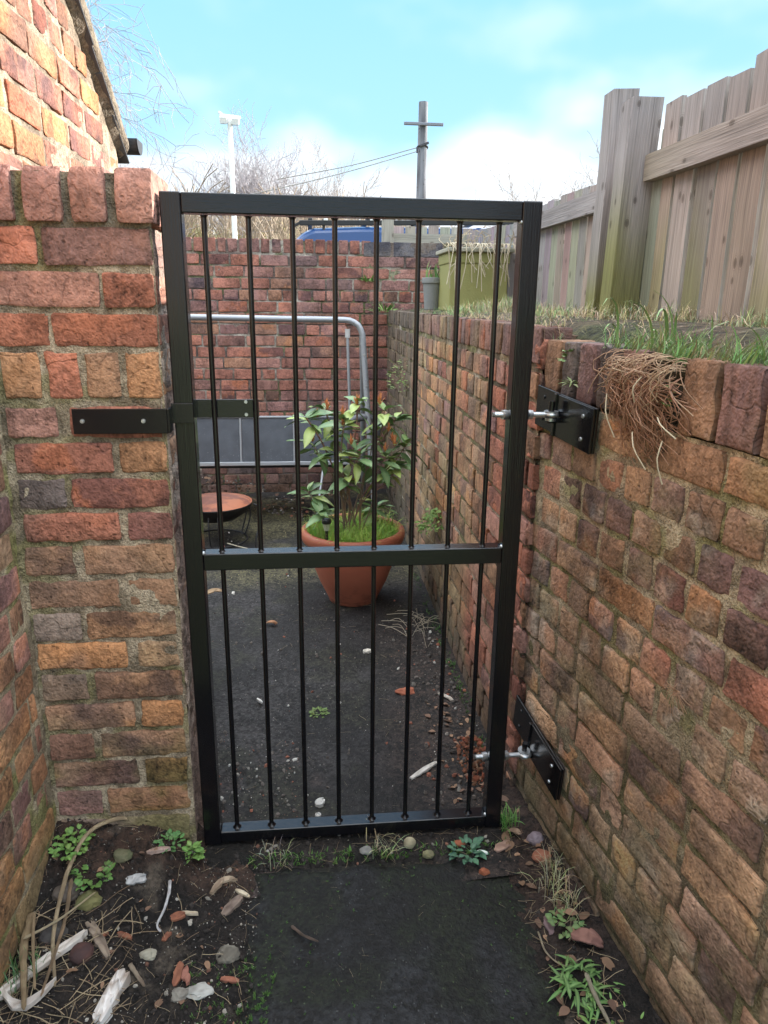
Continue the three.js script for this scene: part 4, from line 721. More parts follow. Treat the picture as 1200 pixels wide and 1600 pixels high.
{ // hanging root mass and dead straw
  const th = -1.4475, r = rng(321), list = [];
  const knots = []; for (let i = 0; i < 9; i++) knots.push([0.385 + 0.25 * r(), 1.475 - 0.05 * r()]);
  for (let i = 0; i < 260; i++) {                                  // fine reddish roots falling from the turf
    const kn = knots[i % 9], u = kn[0] + (r() - 0.5) * 0.07, y0 = kn[1] - 0.03 * r(), mid = 1 - 2.6 * Math.abs(u - 0.50), L = (0.04 + 0.14 * Math.pow(r(), 1.3)) * Math.max(0.35, mid), k = s => (r() - 0.5) * s, out = 0.012 + 0.03 * r();
    const c = mix3([0.50, 0.30, 0.20], [0.36, 0.19, 0.125], r());
    list.push(tint(tube([[u, y0, 0.004], [u + k(0.05), y0 - L * 0.2, out], [u + k(0.09), y0 - L * 0.5, out * 0.9 + k(0.02)], [u + k(0.11), y0 - L * 0.75, out * 0.6], [u + k(0.15), y0 - L, Math.max(0.006, k(0.03))]], 0.0008 + 0.0013 * r() * r(), 10, 3), c));
  }
  for (let i = 0; i < 60; i++) {                                  // pale straw looping over the top of them
    const u = 0.38 + 0.26 * r(), y0 = 1.485 - 0.03 * r(), k = s => (r() - 0.5) * s, L = 0.02 + 0.12 * r() * r();
    list.push(tint(tube([[u, y0, -0.02], [u + k(0.03), y0 + 0.004, 0.02], [u + k(0.09), y0 - L * 0.5, 0.03 + 0.02 * r()], [u + k(0.17), y0 - L, 0.025 + k(0.03)]], 0.0008 + 0.0008 * r(), 8, 3), mix3([0.52, 0.38, 0.25], [0.36, 0.22, 0.145], r())));
  }
  for (let i = 0; i < 5; i++) { const u = 0.36 + 0.28 * r(), a = r() * 3 - 1.5, L = 0.06 + 0.06 * r(), y = 1.40 - 0.08 * r(); list.push(tint(tube([[u, y, 0.04], [u + Math.cos(a) * L * 0.5, y + Math.sin(a) * L * 0.5, 0.05], [u + Math.cos(a) * L, y + Math.sin(a) * L - 0.01, 0.035]], 0.0017, 5, 4), [0.66, 0.58, 0.42])); }
  const m = part('root_mass', merge(list), std({ vertexColors: true, roughness: 0.9 })); tag(m, 'mass of dry brown roots and dead grass hanging down the right wall', 'roots'); m.position.set(0.66, 0, -1.98); m.rotation.y = th; stuff(m);
}

// ================================================================== IN THE YARD
{
  const px = 0.225, pz = -3.68, y0 = yardH(px, pz);
  const p = thing('flower_pot', 'large terracotta coloured round pot with a rolled rim, planted with a shrub', 'plant pot', [px, y0, pz]);
  part('pot', new THREE.LatheGeometry([[0, 0.0], [0.122, 0.0], [0.134, 0.006], [0.139, 0.028], [0.143, 0.034], [0.186, 0.125], [0.222, 0.225], [0.240, 0.312], [0.246, 0.352]].map(q => new THREE.Vector2(...q)), 64), std({ color: rgb(0.50, 0.155, 0.09), roughness: 0.5, bumpMap: mortarBump, bumpScale: 0.0008, map: tex(512, k => { const i = k % 512, j = (k / 512) | 0, q = (j * 2) * N + i * 2, t = j / 512; let c = [0.92, 0.92, 0.92].map(v => v + 0.35 * (fA[q] - 0.5) + 0.15 * (fB[q] - 0.5)); const d = ss(0.62, 0.3, t + 0.5 * (fA[q] - 0.5)) * ss(0.42, 0.56, fB[q] * 0.6 + fA[q] * 0.4), w = ss(0.56, 0.66, fE[q] * 0.5 + fB[q] * 0.5) * 0.25; c = mix3(c, [0.16, 0.22, 0.26], d * 0.75); return mix3(c, [0.9, 1, 1], w); }, true) }), p);
  part('rim', new THREE.LatheGeometry([[0.244, 0.350], [0.262, 0.346], [0.274, 0.352], [0.280, 0.372], [0.281, 0.392], [0.276, 0.408], [0.264, 0.415], [0.252, 0.413], [0.246, 0.402], [0.240, 0.372], [0.235, 0.34]].map(q => new THREE.Vector2(...q)), 64), M.terra, p);
  const so = new THREE.CircleGeometry(0.240, 40); place(so, 0, 0.362, 0, -Math.PI / 2); part('potting_soil', tint(so, [0.06, 0.045, 0.035]), M.soil, p);
  // stain of splashed dirt round the foot
  const r = rng(51), gl = [], gg = tuftGeo(16, 9, { len: 0.12, w: 0.003, bend: 1.5, spread: 0.04, c0: [0.20, 0.38, 0.06], c1: [0.42, 0.66, 0.15], seg: 3 });
  for (let i = 0; i < 330; i++) { const a = r() * 6.28, q = 0.228 * Math.sqrt(r()); gl.push([px + Math.cos(a) * q, y0 + 0.361, pz + Math.sin(a) * q, r() * 6.28, 0.55 + 0.75 * r()]); }
  scatter('pot_grass', gg, M.grass, gl, 'bright green fine grass filling the terracotta pot under the shrub', 'grass', i => rgb(0.75 + 0.5 * hash(i, 1, 2), 0.8 + 0.4 * hash(i, 3, 2), 0.8));

  // ---- the shrub
  const s = thing('shrub', 'glossy green leafy shrub with orange new shoots growing in the terracotta pot', 'shrub', [px, y0, pz]);
  const L3 = [
    [0.105, 0.040, { c0: [0.115, 0.22, 0.085], c1: [0.22, 0.33, 0.15], droop: 0.55, fold: 0.28, seed: 1 }], [0.120, 0.044, { c0: [0.10, 0.195, 0.08], c1: [0.19, 0.29, 0.13], droop: 0.9, fold: 0.2, seed: 2 }],
    [0.090, 0.036, { c0: [0.17, 0.28, 0.09], c1: [0.27, 0.38, 0.14], droop: 0.35, fold: 0.35, seed: 3 }], [0.112, 0.042, { c0: [0.25, 0.34, 0.08], c1: [0.36, 0.45, 0.15], droop: 0.7, fold: 0.3, seed: 4 }],
    [0.085, 0.034, { c0: [0.36, 0.20, 0.06], c1: [0.45, 0.27, 0.10], droop: 0.8, fold: 0.4, seed: 5 }]].map(q => leafGeo(...q));
  const rr = rng(808), stems = [], tips = [[-0.24, 1.015, 0.05], [-0.15, 1.045, -0.05], [-0.05, 1.0, 0.10], [0.03, 1.08, -0.08], [0.16, 1.045, 0.02], [0.23, 0.995, -0.06], [0.275, 0.88, 0.06], [0.16, 0.83, 0.13], [0.03, 0.85, 0.16], [-0.10, 0.85, 0.10], [-0.20, 0.86, 0.02], [-0.03, 0.72, 0.12], [0.19, 0.70, -0.02], [-0.19, 0.525, 0.10], [-0.24, 0.61, -0.03], [0.14, 0.50, -0.12], [0.10, 0.94, 0.05], [-0.08, 0.93, -0.10], [0.22, 0.77, 0.10]];
  const base = [[-0.02, 0.36, 0.0], [0.03, 0.36, 0.03], [-0.05, 0.36, 0.04]];
  tips.forEach((t, i) => {
    const b = base[i % 3], k = () => (rr() - 0.5) * 0.05, m = [b[0] + (t[0] - b[0]) * 0.35 + k(), b[1] + (t[1] - b[1]) * 0.5, b[2] + (t[2] - b[2]) * 0.35 + k()], m2 = [b[0] + (t[0] - b[0]) * 0.72 + k(), b[1] + (t[1] - b[1]) * 0.8, b[2] + (t[2] - b[2]) * 0.7 + k()];
    stems.push(tint(tube([b, m, m2, t], i < 6 ? 0.0046 : 0.003, 16, 5), i % 3 ? [0.24, 0.17, 0.12] : [0.27, 0.15, 0.11]));
    const low = i === 13 || i === 14 || i === 15, n = 11, a0 = rr() * 6.28;
    for (let j = 0; j < n; j++) {
      const a = a0 + j * 2.4 + (rr() - 0.5) * 0.5, li = rr() < 0.025 ? 4 : low && rr() < 0.4 ? 0 : rr() < 0.22 ? 3 : Math.floor(rr() * 3), back = 0.02 * (j % 4), m = part('leaf', L3[li], M.leaf, s);
      const d = [(m2[0] - t[0]), (m2[1] - t[1]), (m2[2] - t[2])], dl = Math.hypot(...d);
      m.position.set(t[0] + d[0] / dl * back, t[1] + d[1] / dl * back, t[2] + d[2] / dl * back);
      m.rotation.set((rr() - 0.5) * 0.9, a, 0.55 - 0.32 * (j % 4) + (rr() - 0.5) * 0.5, 'YXZ'); const q = 0.82 + 0.5 * rr(); m.scale.set(q, q, q * (0.85 + 0.3 * rr()));
    }
  });
  part('stem', merge(stems), std({ vertexColors: true, roughness: 0.8 }), s);
  const news = [[-0.133, 1.075, 0.03], [-0.058, 1.06, 0.11], [-0.06, 1.01, 0.12], [0.024, 1.085, -0.07], [-0.02, 0.92, 0.16], [0.136, 1.10, 0.03], [0.195, 0.925, 0.10], [0.155, 0.88, 0.14], [-0.21, 0.915, 0.05], [-0.183, 1.035, 0.0], [0.175, 0.97, 0.08], [0.205, 0.90, 0.11]];
  const ng = merge([0, 1, 2, 3, 4, 5].map(i => { const g = leafGeo(0.062 - 0.005 * i, 0.012, { c0: [0.52, 0.17, 0.06], c1: [0.60, 0.27, 0.12], droop: -0.2, fold: 0.5 }); g.rotateZ(1.42 - 0.13 * i); g.rotateY(i * 1.9); return g; }));
  news.forEach((q, i) => { const m = part('new_shoot', ng, M.leaf, s); m.position.set(q[0], q[1] - 0.025, q[2]); m.rotation.y = i; const k = 0.8 + 0.35 * rr(); m.scale.set(k, k, k); });
  // ---- solar stake light
  const l = thing('solar_light', 'small black solar stake light stuck in the front edge of the terracotta pot', 'garden light', [0.078, y0 + 0.36, -3.50]);
  const bl = std({ color: rgb(0.012, 0.012, 0.013), roughness: 0.4 });
  part('stake', place(new THREE.CylinderGeometry(0.0075, 0.0075, 0.10, 12), 0, 0.05, 0), bl, l);
  part('lens', place(new THREE.CylinderGeometry(0.020, 0.014, 0.038, 20), 0, 0.116, 0), phys({ color: rgb(0.75, 0.78, 0.62), roughness: 0.25, transmission: 0.5, thickness: 0 }), l);
  const cp = part('cap', new THREE.LatheGeometry([[0, 0.134], [0.023, 0.134], [0.0245, 0.137], [0.0245, 0.153], [0.022, 0.158], [0, 0.160]].map(q => new THREE.Vector2(...q)), 24), bl, l);
  part('panel', place(rbox(0.02, 0.002, 0.02, 0.0005), 0, 0.1605, 0), phys({ color: rgb(0.25, 0.3, 0.36), roughness: 0.12 }), cp);
}
{
  const w = thing('garden_swing', 'grey steel tube swing frame with a dark panelled seat back, standing before the far wall', 'garden swing', [0, 0, -5.25]);
  const R = 0.0215;
  part('frame', merge([tube([[-1.35, 1.467, 0], [-0.9, 1.466, 0], [-0.2, 1.460, 0], [0.22, 1.457, 0], [0.30, 1.452, 0], [0.358, 1.42, 0.005], [0.386, 1.36, 0.012], [0.395, 1.25, 0.02], [0.425, 0.80, 0.07], [0.48, 0.005, 0.16]], R, 90, 12)]), M.galv, w);
  part('leg', tube([[0.386, 1.36, -0.01], [0.40, 1.0, -0.14], [0.44, 0.005, -0.52]], R * 0.9, 20, 10), M.galv, w);
  part('bolt', merge([place(new THREE.CylinderGeometry(0.008, 0.008, 0.055, 8), 0.398, 1.22, 0.02, Math.PI / 2), place(new THREE.CylinderGeometry(0.008, 0.008, 0.055, 8), 0.412, 1.0, 0.045, Math.PI / 2)]), M.zinc, w);
  const h = part('hanger', tube([[0.282, 1.38, 0.0], [0.284, 1.25, 0.01], [0.30, 0.70, 0.04]], 0.0105, 12, 8), M.galv, w);
  part('hook', tube([[0.272, 1.440, 0], [0.266, 1.425, 0.004], [0.276, 1.412, 0], [0.282, 1.395, 0], [0.279, 1.375, 0.002]], 0.0045, 14, 6), std({ color: rgb(0.22, 0.1, 0.06), metalness: 0.4, roughness: 0.7 }), h);
  part('sleeve', place(new THREE.CylinderGeometry(0.018, 0.018, 0.06, 12), 0.282, 1.365, 0), std({ color: rgb(0.5, 0.5, 0.5), roughness: 0.6 }), h);
  // seat back: slate panels in a light metal frame
  const sn = splat(256, new Float32Array(256 * 256), 260, 5, 0.7, 2.0, q => q() * 0.9);
  const slate = std({ map: tex(256, k => { const i = k % 256, j = (k / 256) | 0, v = 0.085 + 0.05 * (fA[j * 4 * N + i * 4] - 0.5); const band = sn[k] * (j < 70 ? 1 : 0.35); return mix3([v, v * 1.12, v * 1.35], [0.7, 0.72, 0.74], band); }, true), roughness: 0.42 });
  const pn = new THREE.Group(); pn.name = numbered('seat_back'); pn.position.set(0, 0.61, 0.05); pn.rotation.x = -0.16; w.add(pn);
  for (const [a, b] of [[-1.30, -0.885], [-0.875, -0.505], [-0.489, -0.121], [-0.105, 0.275]]) part('panel', place(rbox(b - a, 0.315, 0.012, 0.003), (a + b) / 2, 0, 0), slate, pn);
  part('rail', place(rbox(1.62, 0.030, 0.035, 0.006), -0.51, -0.172, 0.004), M.galv, pn); part('rail', place(rbox(1.62, 0.016, 0.026, 0.005), -0.51, 0.165, 0), M.galv, pn);
  for (const x of [-0.88, -0.497, -0.113]) part('divider', place(rbox(0.014, 0.318, 0.016, 0.003), x, 0, 0.002), M.galv, pn);
  part('seat', place(rbox(1.6, 0.04, 0.40, 0.012), -0.5, 0.415, -0.17), std({ color: rgb(0.03, 0.033, 0.04), roughness: 0.7 }), w);
  part('armrest', tube([[0.285, 0.64, 0.07], [0.29, 0.73, 0.08], [0.33, 0.765, 0.08], [0.44, 0.770, 0.06], [0.50, 0.73, 0.03], [0.505, 0.62, 0.0]], 0.028, 30, 10), std({ color: rgb(0.12, 0.125, 0.14), roughness: 0.5 }), w);
  part('brace', merge([tube([[0.10, 0.45, 0.16], [0.06, 0.22, 0.30], [0.03, 0.01, 0.42]], 0.009, 8, 8), tube([[0.20, 0.45, 0.12], [0.20, 0.22, 0.22], [0.20, 0.01, 0.30]], 0.009, 8, 8)]), M.galv, w);
}
{
  const cx = -0.645, cz = -4.77, y = yardH(cx, cz), f = thing('fire_bowl', 'shallow rusty orange bowl on a black wire stand, left of the terracotta pot', 'bowl', [cx, y, cz]);
  const rust = std({ map: tex(512, k => { const i = k % 512, j = (k / 512) | 0, q = j * 2 * N + i * 2; return mix3([0.36, 0.125, 0.06], [0.17, 0.06, 0.04], ss(0.4, 0.58, fA[q] * 0.6 + fB[q] * 0.4)); }, true), roughness: 0.55 });
  const blk = std({ color: rgb(0.018, 0.016, 0.016), roughness: 0.6 }), wire = std({ color: rgb(0.05, 0.05, 0.055), roughness: 0.45, metalness: 0.5 });
  part('bowl', new THREE.LatheGeometry([[0, 0.150], [0.07, 0.156], [0.14, 0.18], [0.195, 0.218], [0.218, 0.245], [0.224, 0.252], [0.238, 0.258], [0.240, 0.267], [0.247, 0.270]].map(q => new THREE.Vector2(...q)), 56), rust, f, 'rust coloured inside of the bowl');
  part('underside', new THREE.LatheGeometry([[0.2475, 0.2715], [0.251, 0.268], [0.249, 0.262], [0.235, 0.238], [0.20, 0.20], [0.145, 0.163], [0.07, 0.142], [0, 0.137]].map(q => new THREE.Vector2(...q)), 56), blk, f);
  part('base_ring', place(new THREE.TorusGeometry(0.205, 0.0052, 8, 56), 0, 0.006, 0, Math.PI / 2), wire, f);
  for (let i = 0; i < 3; i++) { const a = 1.52 + i * 2.094, c = Math.cos(a), s = Math.sin(a), tx = -s, tz = c; part('leg', tube([[c * 0.232 + tx * 0.030, 0.225, s * 0.232 + tz * 0.030], [c * 0.246 + tx * 0.03, 0.15, s * 0.246 + tz * 0.03], [c * 0.20 + tx * 0.022, 0.012, s * 0.20 + tz * 0.022], [c * 0.19, 0.004, s * 0.19], [c * 0.20 - tx * 0.022, 0.012, s * 0.20 - tz * 0.022], [c * 0.246 - tx * 0.03, 0.15, s * 0.246 - tz * 0.03], [c * 0.232 - tx * 0.030, 0.225, s * 0.232 - tz * 0.030]], 0.0048, 34, 7), wire, f); }
  const hose = part('cable', tube([[-0.40, 0.22, -4.88], [-0.36, 0.20, -4.86], [-0.345, 0.12, -4.83], [-0.375, 0.03, -4.76], [-0.37, 0.008, -4.62], [-0.345, 0.008, -4.50]], 0.0055, 40, 7), std({ color: rgb(0.02, 0.02, 0.022), roughness: 0.35 })); tag(hose, 'black cable looping down from the right edge of the rusty bowl', 'cable');
  const st = part('stalk', tint(tube([[-0.56, 0.02, -4.62], [-0.48, 0.012, -4.57], [-0.36, 0.008, -4.50], [-0.24, 0.006, -4.47]], 0.0045, 14, 5), [0.55, 0.50, 0.38]), M.dry); tag(st, 'pale dry stalk lying on the yard floor beside the rusty bowl', 'stalk');
}

// ================================================================== WEEDS
function weed(label, pos, n, seed, o) { const r = rng(seed), list = []; for (let i = 0; i < n; i++) { const a = r() * 6.28, d = o.spread * Math.sqrt(r()), L = o.len * (0.6 + 0.7 * r()), g = leafGeo(L, L * o.ratio, { c0: o.c0.map(q => q * (0.75 + 0.5 * r())), c1: o.c1, droop: o.droop ?? 0.4, fold: 0.25, seed: i }); g.rotateX((r() - 0.5) * 0.7); g.rotateZ((o.up ?? 0.3) + (r() - 0.5) * 0.7); g.rotateY(a + (r() - 0.5) * (o.wild ?? 1.5)); g.translate(Math.cos(a) * d, o.h * (1 - d / o.spread * 0.6) * r(), -Math.sin(a) * d); list.push(g); }
  const m = part(o.name ?? 'weed', merge(list), M.grass); m.position.set(...pos); if (o.turn) m.rotation.set(...o.turn); return tag(m, label, o.cat ?? 'weed'); }
const GR = { c0: [0.13, 0.27, 0.06], c1: [0.22, 0.38, 0.11] };
weed('bright green creeping weed at the foot of the left wall, beside the pier', [-0.665, soilHL(-0.665, -1.70), -1.70], 110, 1, { ...GR, len: 0.016, ratio: 0.8, spread: 0.05, h: 0.045 });
weed('small green weed under the middle of the pier', [-0.415, soilHL(-0.415, -1.735), -1.735], 60, 2, { c0: [0.08, 0.20, 0.07], c1: [0.13, 0.28, 0.10], len: 0.014, ratio: 0.7, spread: 0.034, h: 0.035 });
weed('small green weed at the corner of the pier by the gate', [-0.355, soilHL(-0.355, -1.735), -1.735], 55, 3, { ...GR, len: 0.018, ratio: 0.75, spread: 0.022, h: 0.05 });
weed('low green weed lying between the creeping weed and the mossy stones', [-0.60, soilHL(-0.60, -1.63), -1.63], 50, 4, { c0: [0.09, 0.2, 0.05], c1: [0.15, 0.28, 0.08], len: 0.018, ratio: 0.7, spread: 0.05, h: 0.02 });
weed('clump of toothed dandelion leaves at the foot of the right wall', [0.625, soilHR(0.625, -1.255), -1.255], 80, 5, { c0: [0.08, 0.19, 0.05], c1: [0.17, 0.30, 0.10], len: 0.042, ratio: 0.19, spread: 0.06, h: 0.035, up: 0.5, droop: 1.5, wild: 5.0 });
weed('small leafy weed below the dandelion clump at the right wall', [0.66, soilHR(0.66, -1.16), -1.16], 22, 6, { ...GR, len: 0.020, ratio: 0.3, spread: 0.06, h: 0.03, up: 0.6 });
weed('small round leaved weed beside the dry grass at the right', [0.64, soilHR(0.64, -1.42), -1.42], 36, 16, { c0: [0.12, 0.2, 0.08], c1: [0.2, 0.3, 0.12], len: 0.018, ratio: 0.8, spread: 0.04, h: 0.03 });
weed('bluish green weed lying beside the white flake in front of the gate', [0.445, 0.02, -1.722], 40, 7, { c0: [0.05, 0.14, 0.08], c1: [0.09, 0.20, 0.12], len: 0.024, ratio: 0.6, spread: 0.045, h: 0.015 });
weed('tiny mossy weed on the dark yard floor seen through the gate', [0.022, yardH(0.022, -2.537), -2.537], 60, 8, { c0: [0.10, 0.16, 0.04], c1: [0.16, 0.24, 0.07], len: 0.013, ratio: 0.6, spread: 0.035, h: 0.012 });
weed('green ferny plant rooted in the face of the wall behind the gate bars', [wallX - 0.01, 0.50, -3.42], 150, 9, { c0: [0.14, 0.24, 0.05], c1: [0.26, 0.38, 0.10], len: 0.030, ratio: 0.55, spread: 0.085, h: 0.10, turn: [0, 0, 0.5], name: 'wall_plant', cat: 'plant' });
weed('ragged green plants hanging in the far corner of the right wall', [wallX - 0.02, 1.02, -4.75], 120, 10, { c0: [0.15, 0.22, 0.06], c1: [0.24, 0.33, 0.11], len: 0.03, ratio: 0.5, spread: 0.10, h: 0.25, name: 'wall_plant', cat: 'plant' });
weed('small green plant growing from the top joint of the far wall near the corner', [0.50, 1.73, -6.0], 26, 11, { ...GR, len: 0.08, ratio: 0.14, spread: 0.03, h: 0.02, up: 0.7, name: 'wall_plant', cat: 'plant' });
weed('tuft growing in the corner where the far wall meets the right wall', [0.60, 1.50, -5.9], 40, 12, { ...GR, len: 0.10, ratio: 0.10, spread: 0.06, h: 0.03, up: 0.7, name: 'wall_plant', cat: 'plant' });
{ // two tiny plants in joints of the near right wall
  const at = (u, y, out) => [0.66 + 0.123 * u - 0.992 * out, y, -1.98 + 0.992 * u + 0.123 * out];
  weed('small round leaved plant in a joint of the wall top just right of the gate', at(0.14, 1.44, 0.004), 16, 13, { c0: [0.16, 0.26, 0.09], c1: [0.26, 0.36, 0.15], len: 0.017, ratio: 0.8, spread: 0.02, h: 0.05, name: 'wall_plant', cat: 'plant' });
  weed('pale spiky little plant in the wall above the upper hinge plate', at(0.175, 1.385, 0.004), 20, 14, { c0: [0.24, 0.33, 0.12], c1: [0.4, 0.48, 0.24], len: 0.032, ratio: 0.14, spread: 0.01, h: 0.01, up: 0.2, name: 'wall_plant', cat: 'plant' });
  weed('round leaf plant in the gap beside the hanging roots', at(0.60, 1.385, 0.004), 12, 15, { c0: [0.14, 0.24, 0.07], c1: [0.22, 0.34, 0.11], len: 0.022, ratio: 0.8, spread: 0.03, h: 0.05, name: 'wall_plant', cat: 'plant' });
  const k = []; const r = rng(7); for (let i = 0; i < 26; i++) { const L = 0.02 + 0.035 * r(), a = r() * 6.28; k.push(tint(tube([[0, 0, 0], [Math.cos(a) * L * 0.5, Math.sin(a) * L * 0.3, 0.012], [Math.cos(a) * L, Math.sin(a) * L - 0.015, 0.008]], 0.0008, 4, 3), [0.45, 0.28, 0.18])); }
  const m = part('root_tuft', merge(k), std({ vertexColors: true, roughness: 0.9 })); m.position.set(...at(0.748, 0.823, 0.006)); m.rotation.y = -1.4475; tag(m, 'little tuft of brown roots on the face of the right wall', 'roots');
}
const tg = tuftGeo(40, 31, { len: 0.10, w: 0.0026, bend: 2.0, spread: 0.07, c0: [0.28, 0.25, 0.13], c1: [0.52, 0.48, 0.30] });
[[0.645, -1.545, 1.15], [0.66, -1.47, 0.85], [0.67, -1.62, 0.7]].forEach(([x, z, s], i) => { const m = part('dry_tuft', tg, M.dry); m.position.set(x, soilHR(x, z), z); m.rotation.y = i * 2; m.scale.setScalar(s); tag(m, ['largest tuft of straw grass at the foot of the right wall', 'straw grass tuft nearest the dandelion clump', 'small straw grass tuft close to the gate at right'][i], 'grass tuft'); });
{ const m = part('green_tuft', tuftGeo(46, 33, { len: 0.075, w: 0.004, bend: 1.4, spread: 0.06, c0: [0.10, 0.26, 0.05], c1: [0.2, 0.42, 0.10] }), M.grass); m.position.set(0.592, soilHR(0.592, -1.815), -1.815); tag(m, 'bright green grass tuft beside the lower right corner of the gate', 'grass tuft'); }
{ const m = part('green_tuft', tuftGeo(60, 34, { len: 0.06, w: 0.003, bend: 1.5, spread: 0.10, c0: [0.06, 0.16, 0.05], c1: [0.12, 0.25, 0.09] }), M.grass); m.position.set(-0.70, soilHL(-0.70, -1.36), -1.36); tag(m, 'dark green grass at the lower left edge by the wall', 'grass tuft'); }
{ const m = part('dry_tuft', tuftGeo(34, 35, { len: 0.085, w: 0.0026, bend: 2.2, spread: 0.09, c0: [0.24, 0.26, 0.12], c1: [0.5, 0.47, 0.33] }), M.dry); m.position.set(0.19, 0.012, -1.752); tag(m, 'pale dead grass under the middle of the gate, by the round pebble', 'grass tuft'); }
{ const m = part('dry_tuft', tuftGeo(30, 36, { len: 0.075, w: 0.0024, bend: 2.2, spread: 0.07, c0: [0.2, 0.2, 0.11], c1: [0.45, 0.43, 0.32] }), M.dry); m.position.set(-0.12, 0.012, -1.742); tag(m, 'pale dead grass under the left end of the gate', 'grass tuft'); }

// ================================================================== STONES, STICKS AND SCRAPS
const surf = (x, z) => x < -0.195 ? soilHL(x, z) : z < -1.98 ? yardH(x, z) : z < -1.735 ? Math.max(thrH(x, z), yardH(x, z)) : x > 0.62 ? soilHR(x, z) : 0.014;
function stoneGeo(seed, sx, sy, sz, col, det = 3, rough = 0.35) { let g = new THREE.IcosahedronGeometry(1, det), p = g.attributes.position; for (let i = 0; i < p.count; i++) { const v = V(p.getX(i), p.getY(i), p.getZ(i)), k = 1 + rough * (fbm(v.x * 1.3 + seed, v.y * 1.3, v.z * 1.3, 2) - 0.5) * 2 + rough * 0.35 * (noise(v.x * 6 + seed, v.y * 6, v.z * 6) - 0.5); p.setXYZ(i, v.x * k * sx, v.y * k * sy, v.z * k * sz); } g.computeVertexNormals(); return tint(g, (x, y, z) => { const d = fbm(x * 50 + seed, y * 50, z * 50, 3); return Array.isArray(col[0]) ? mix3(col[0], col[1], ss(0.4, 0.6, d)) : col.map(q => q * (0.7 + 0.6 * d)); }); }
function stone(name, label, cat, x, z, s, col, seed, o = {}) { const m = part(name, stoneGeo(seed, s[0], s[1], s[2], col, 3, o.rough ?? 0.4), M.rough); m.position.set(x, surf(x, z) + s[1] * (o.lift ?? 0.25), z); m.rotation.y = o.turn ?? 0; m.rotation.z = o.tilt ?? 0; return tag(m, label, cat); }
stone('stone', 'smooth dark brown stone lying among the sticks at lower left', 'stone', -0.570, -1.423, [0.029, 0.022, 0.027], [[0.10, 0.05, 0.045], [0.06, 0.035, 0.035]], 3, { rough: 0.15 });
stone('stone', 'mossy green stone, the larger one, beside the long pale stalk', 'stone', -0.592, -1.567, [0.034, 0.018, 0.026], [[0.20, 0.19, 0.08], [0.13, 0.14, 0.06]], 4);
stone('stone', 'mossy grey green stone nearest the pier', 'stone', -0.530, -1.676, [0.025, 0.017, 0.024], [[0.15, 0.15, 0.09], [0.10, 0.11, 0.06]], 5);
stone('stone', 'grey brown lump of rubble against the foot of the left wall', 'stone', -0.655, -1.585, [0.036, 0.024, 0.03], [[0.12, 0.10, 0.085], [0.07, 0.06, 0.055]], 6);
stone('stone', 'grey stone half buried below the lump of rubble', 'stone', -0.655, -1.49, [0.035, 0.022, 0.03], [[0.10, 0.095, 0.09], [0.06, 0.055, 0.055]], 16);
stone('stone', 'pale flat broken stone near the front of the soil', 'stone', -0.281, -1.338, [0.034, 0.008, 0.022], [[0.46, 0.47, 0.45], [0.30, 0.30, 0.28]], 7, { rough: 0.5, lift: 0.8 });
stone('stone', 'small pale broken stone beside the flat broken stone', 'stone', -0.325, -1.335, [0.02, 0.012, 0.016], [[0.26, 0.25, 0.22], [0.18, 0.17, 0.15]], 17, { rough: 0.5 });
stone('stone', 'crumbly grey lump at the edge of the slab', 'stone', -0.225, -1.44, [0.024, 0.012, 0.026], [[0.24, 0.23, 0.19], [0.13, 0.12, 0.10]], 27, { rough: 0.5 });
stone('stone', 'pair of little pale stones behind the white wood chunk', 'stone', -0.42, -1.44, [0.020, 0.012, 0.013], [0.32, 0.31, 0.25], 28, { rough: 0.5 });
stone('pebble', 'round buff pebble in front of the gate bottom rail', 'pebble', 0.276, -1.752, [0.0185, 0.0185, 0.0165], [[0.36, 0.33, 0.22], [0.28, 0.25, 0.17]], 8, { rough: 0.14, lift: 0.75 });
stone('pebble', 'pointed olive pebble just right of the round buff pebble', 'pebble', 0.326, -1.722, [0.017, 0.014, 0.014], [[0.25, 0.24, 0.13], [0.18, 0.17, 0.10]], 9, { rough: 0.4 });
stone('stone', 'purplish grey stone at the foot of the right wall by the gate', 'stone', 0.650, -1.722, [0.025, 0.018, 0.021], [[0.30, 0.25, 0.28], [0.2, 0.16, 0.18]], 10, { rough: 0.35 });
stone('brick_piece', 'piece of broken orange brick at the foot of the right wall', 'brick piece', 0.650, -1.66, [0.026, 0.014, 0.02], [[0.42, 0.19, 0.12], [0.32, 0.13, 0.08]], 11, { rough: 0.4 });
stone('brick_piece', 'small orange brick crumb lying on the slab', 'brick piece', 0.477, -1.641, [0.014, 0.010, 0.011], [[0.46, 0.16, 0.08], [0.3, 0.1, 0.05]], 12, { rough: 0.5 });
stone('brick_piece', 'orange brick crumb under the right part of the gate', 'brick piece', 0.428, -1.752, [0.016, 0.010, 0.011], [[0.48, 0.17, 0.09], [0.32, 0.11, 0.06]], 13, { rough: 0.5 });
stone('stone', 'small grey stone in the dead grass under the gate', 'stone', 0.145, -1.745, [0.018, 0.012, 0.014], [0.2, 0.2, 0.19], 14);
stone('brick_piece', 'rusty orange shard lying on the yard floor', 'brick piece', 0.385, -2.655, [0.036, 0.014, 0.022], [[0.46, 0.17, 0.10], [0.36, 0.12, 0.07]], 15, { rough: 0.5 });
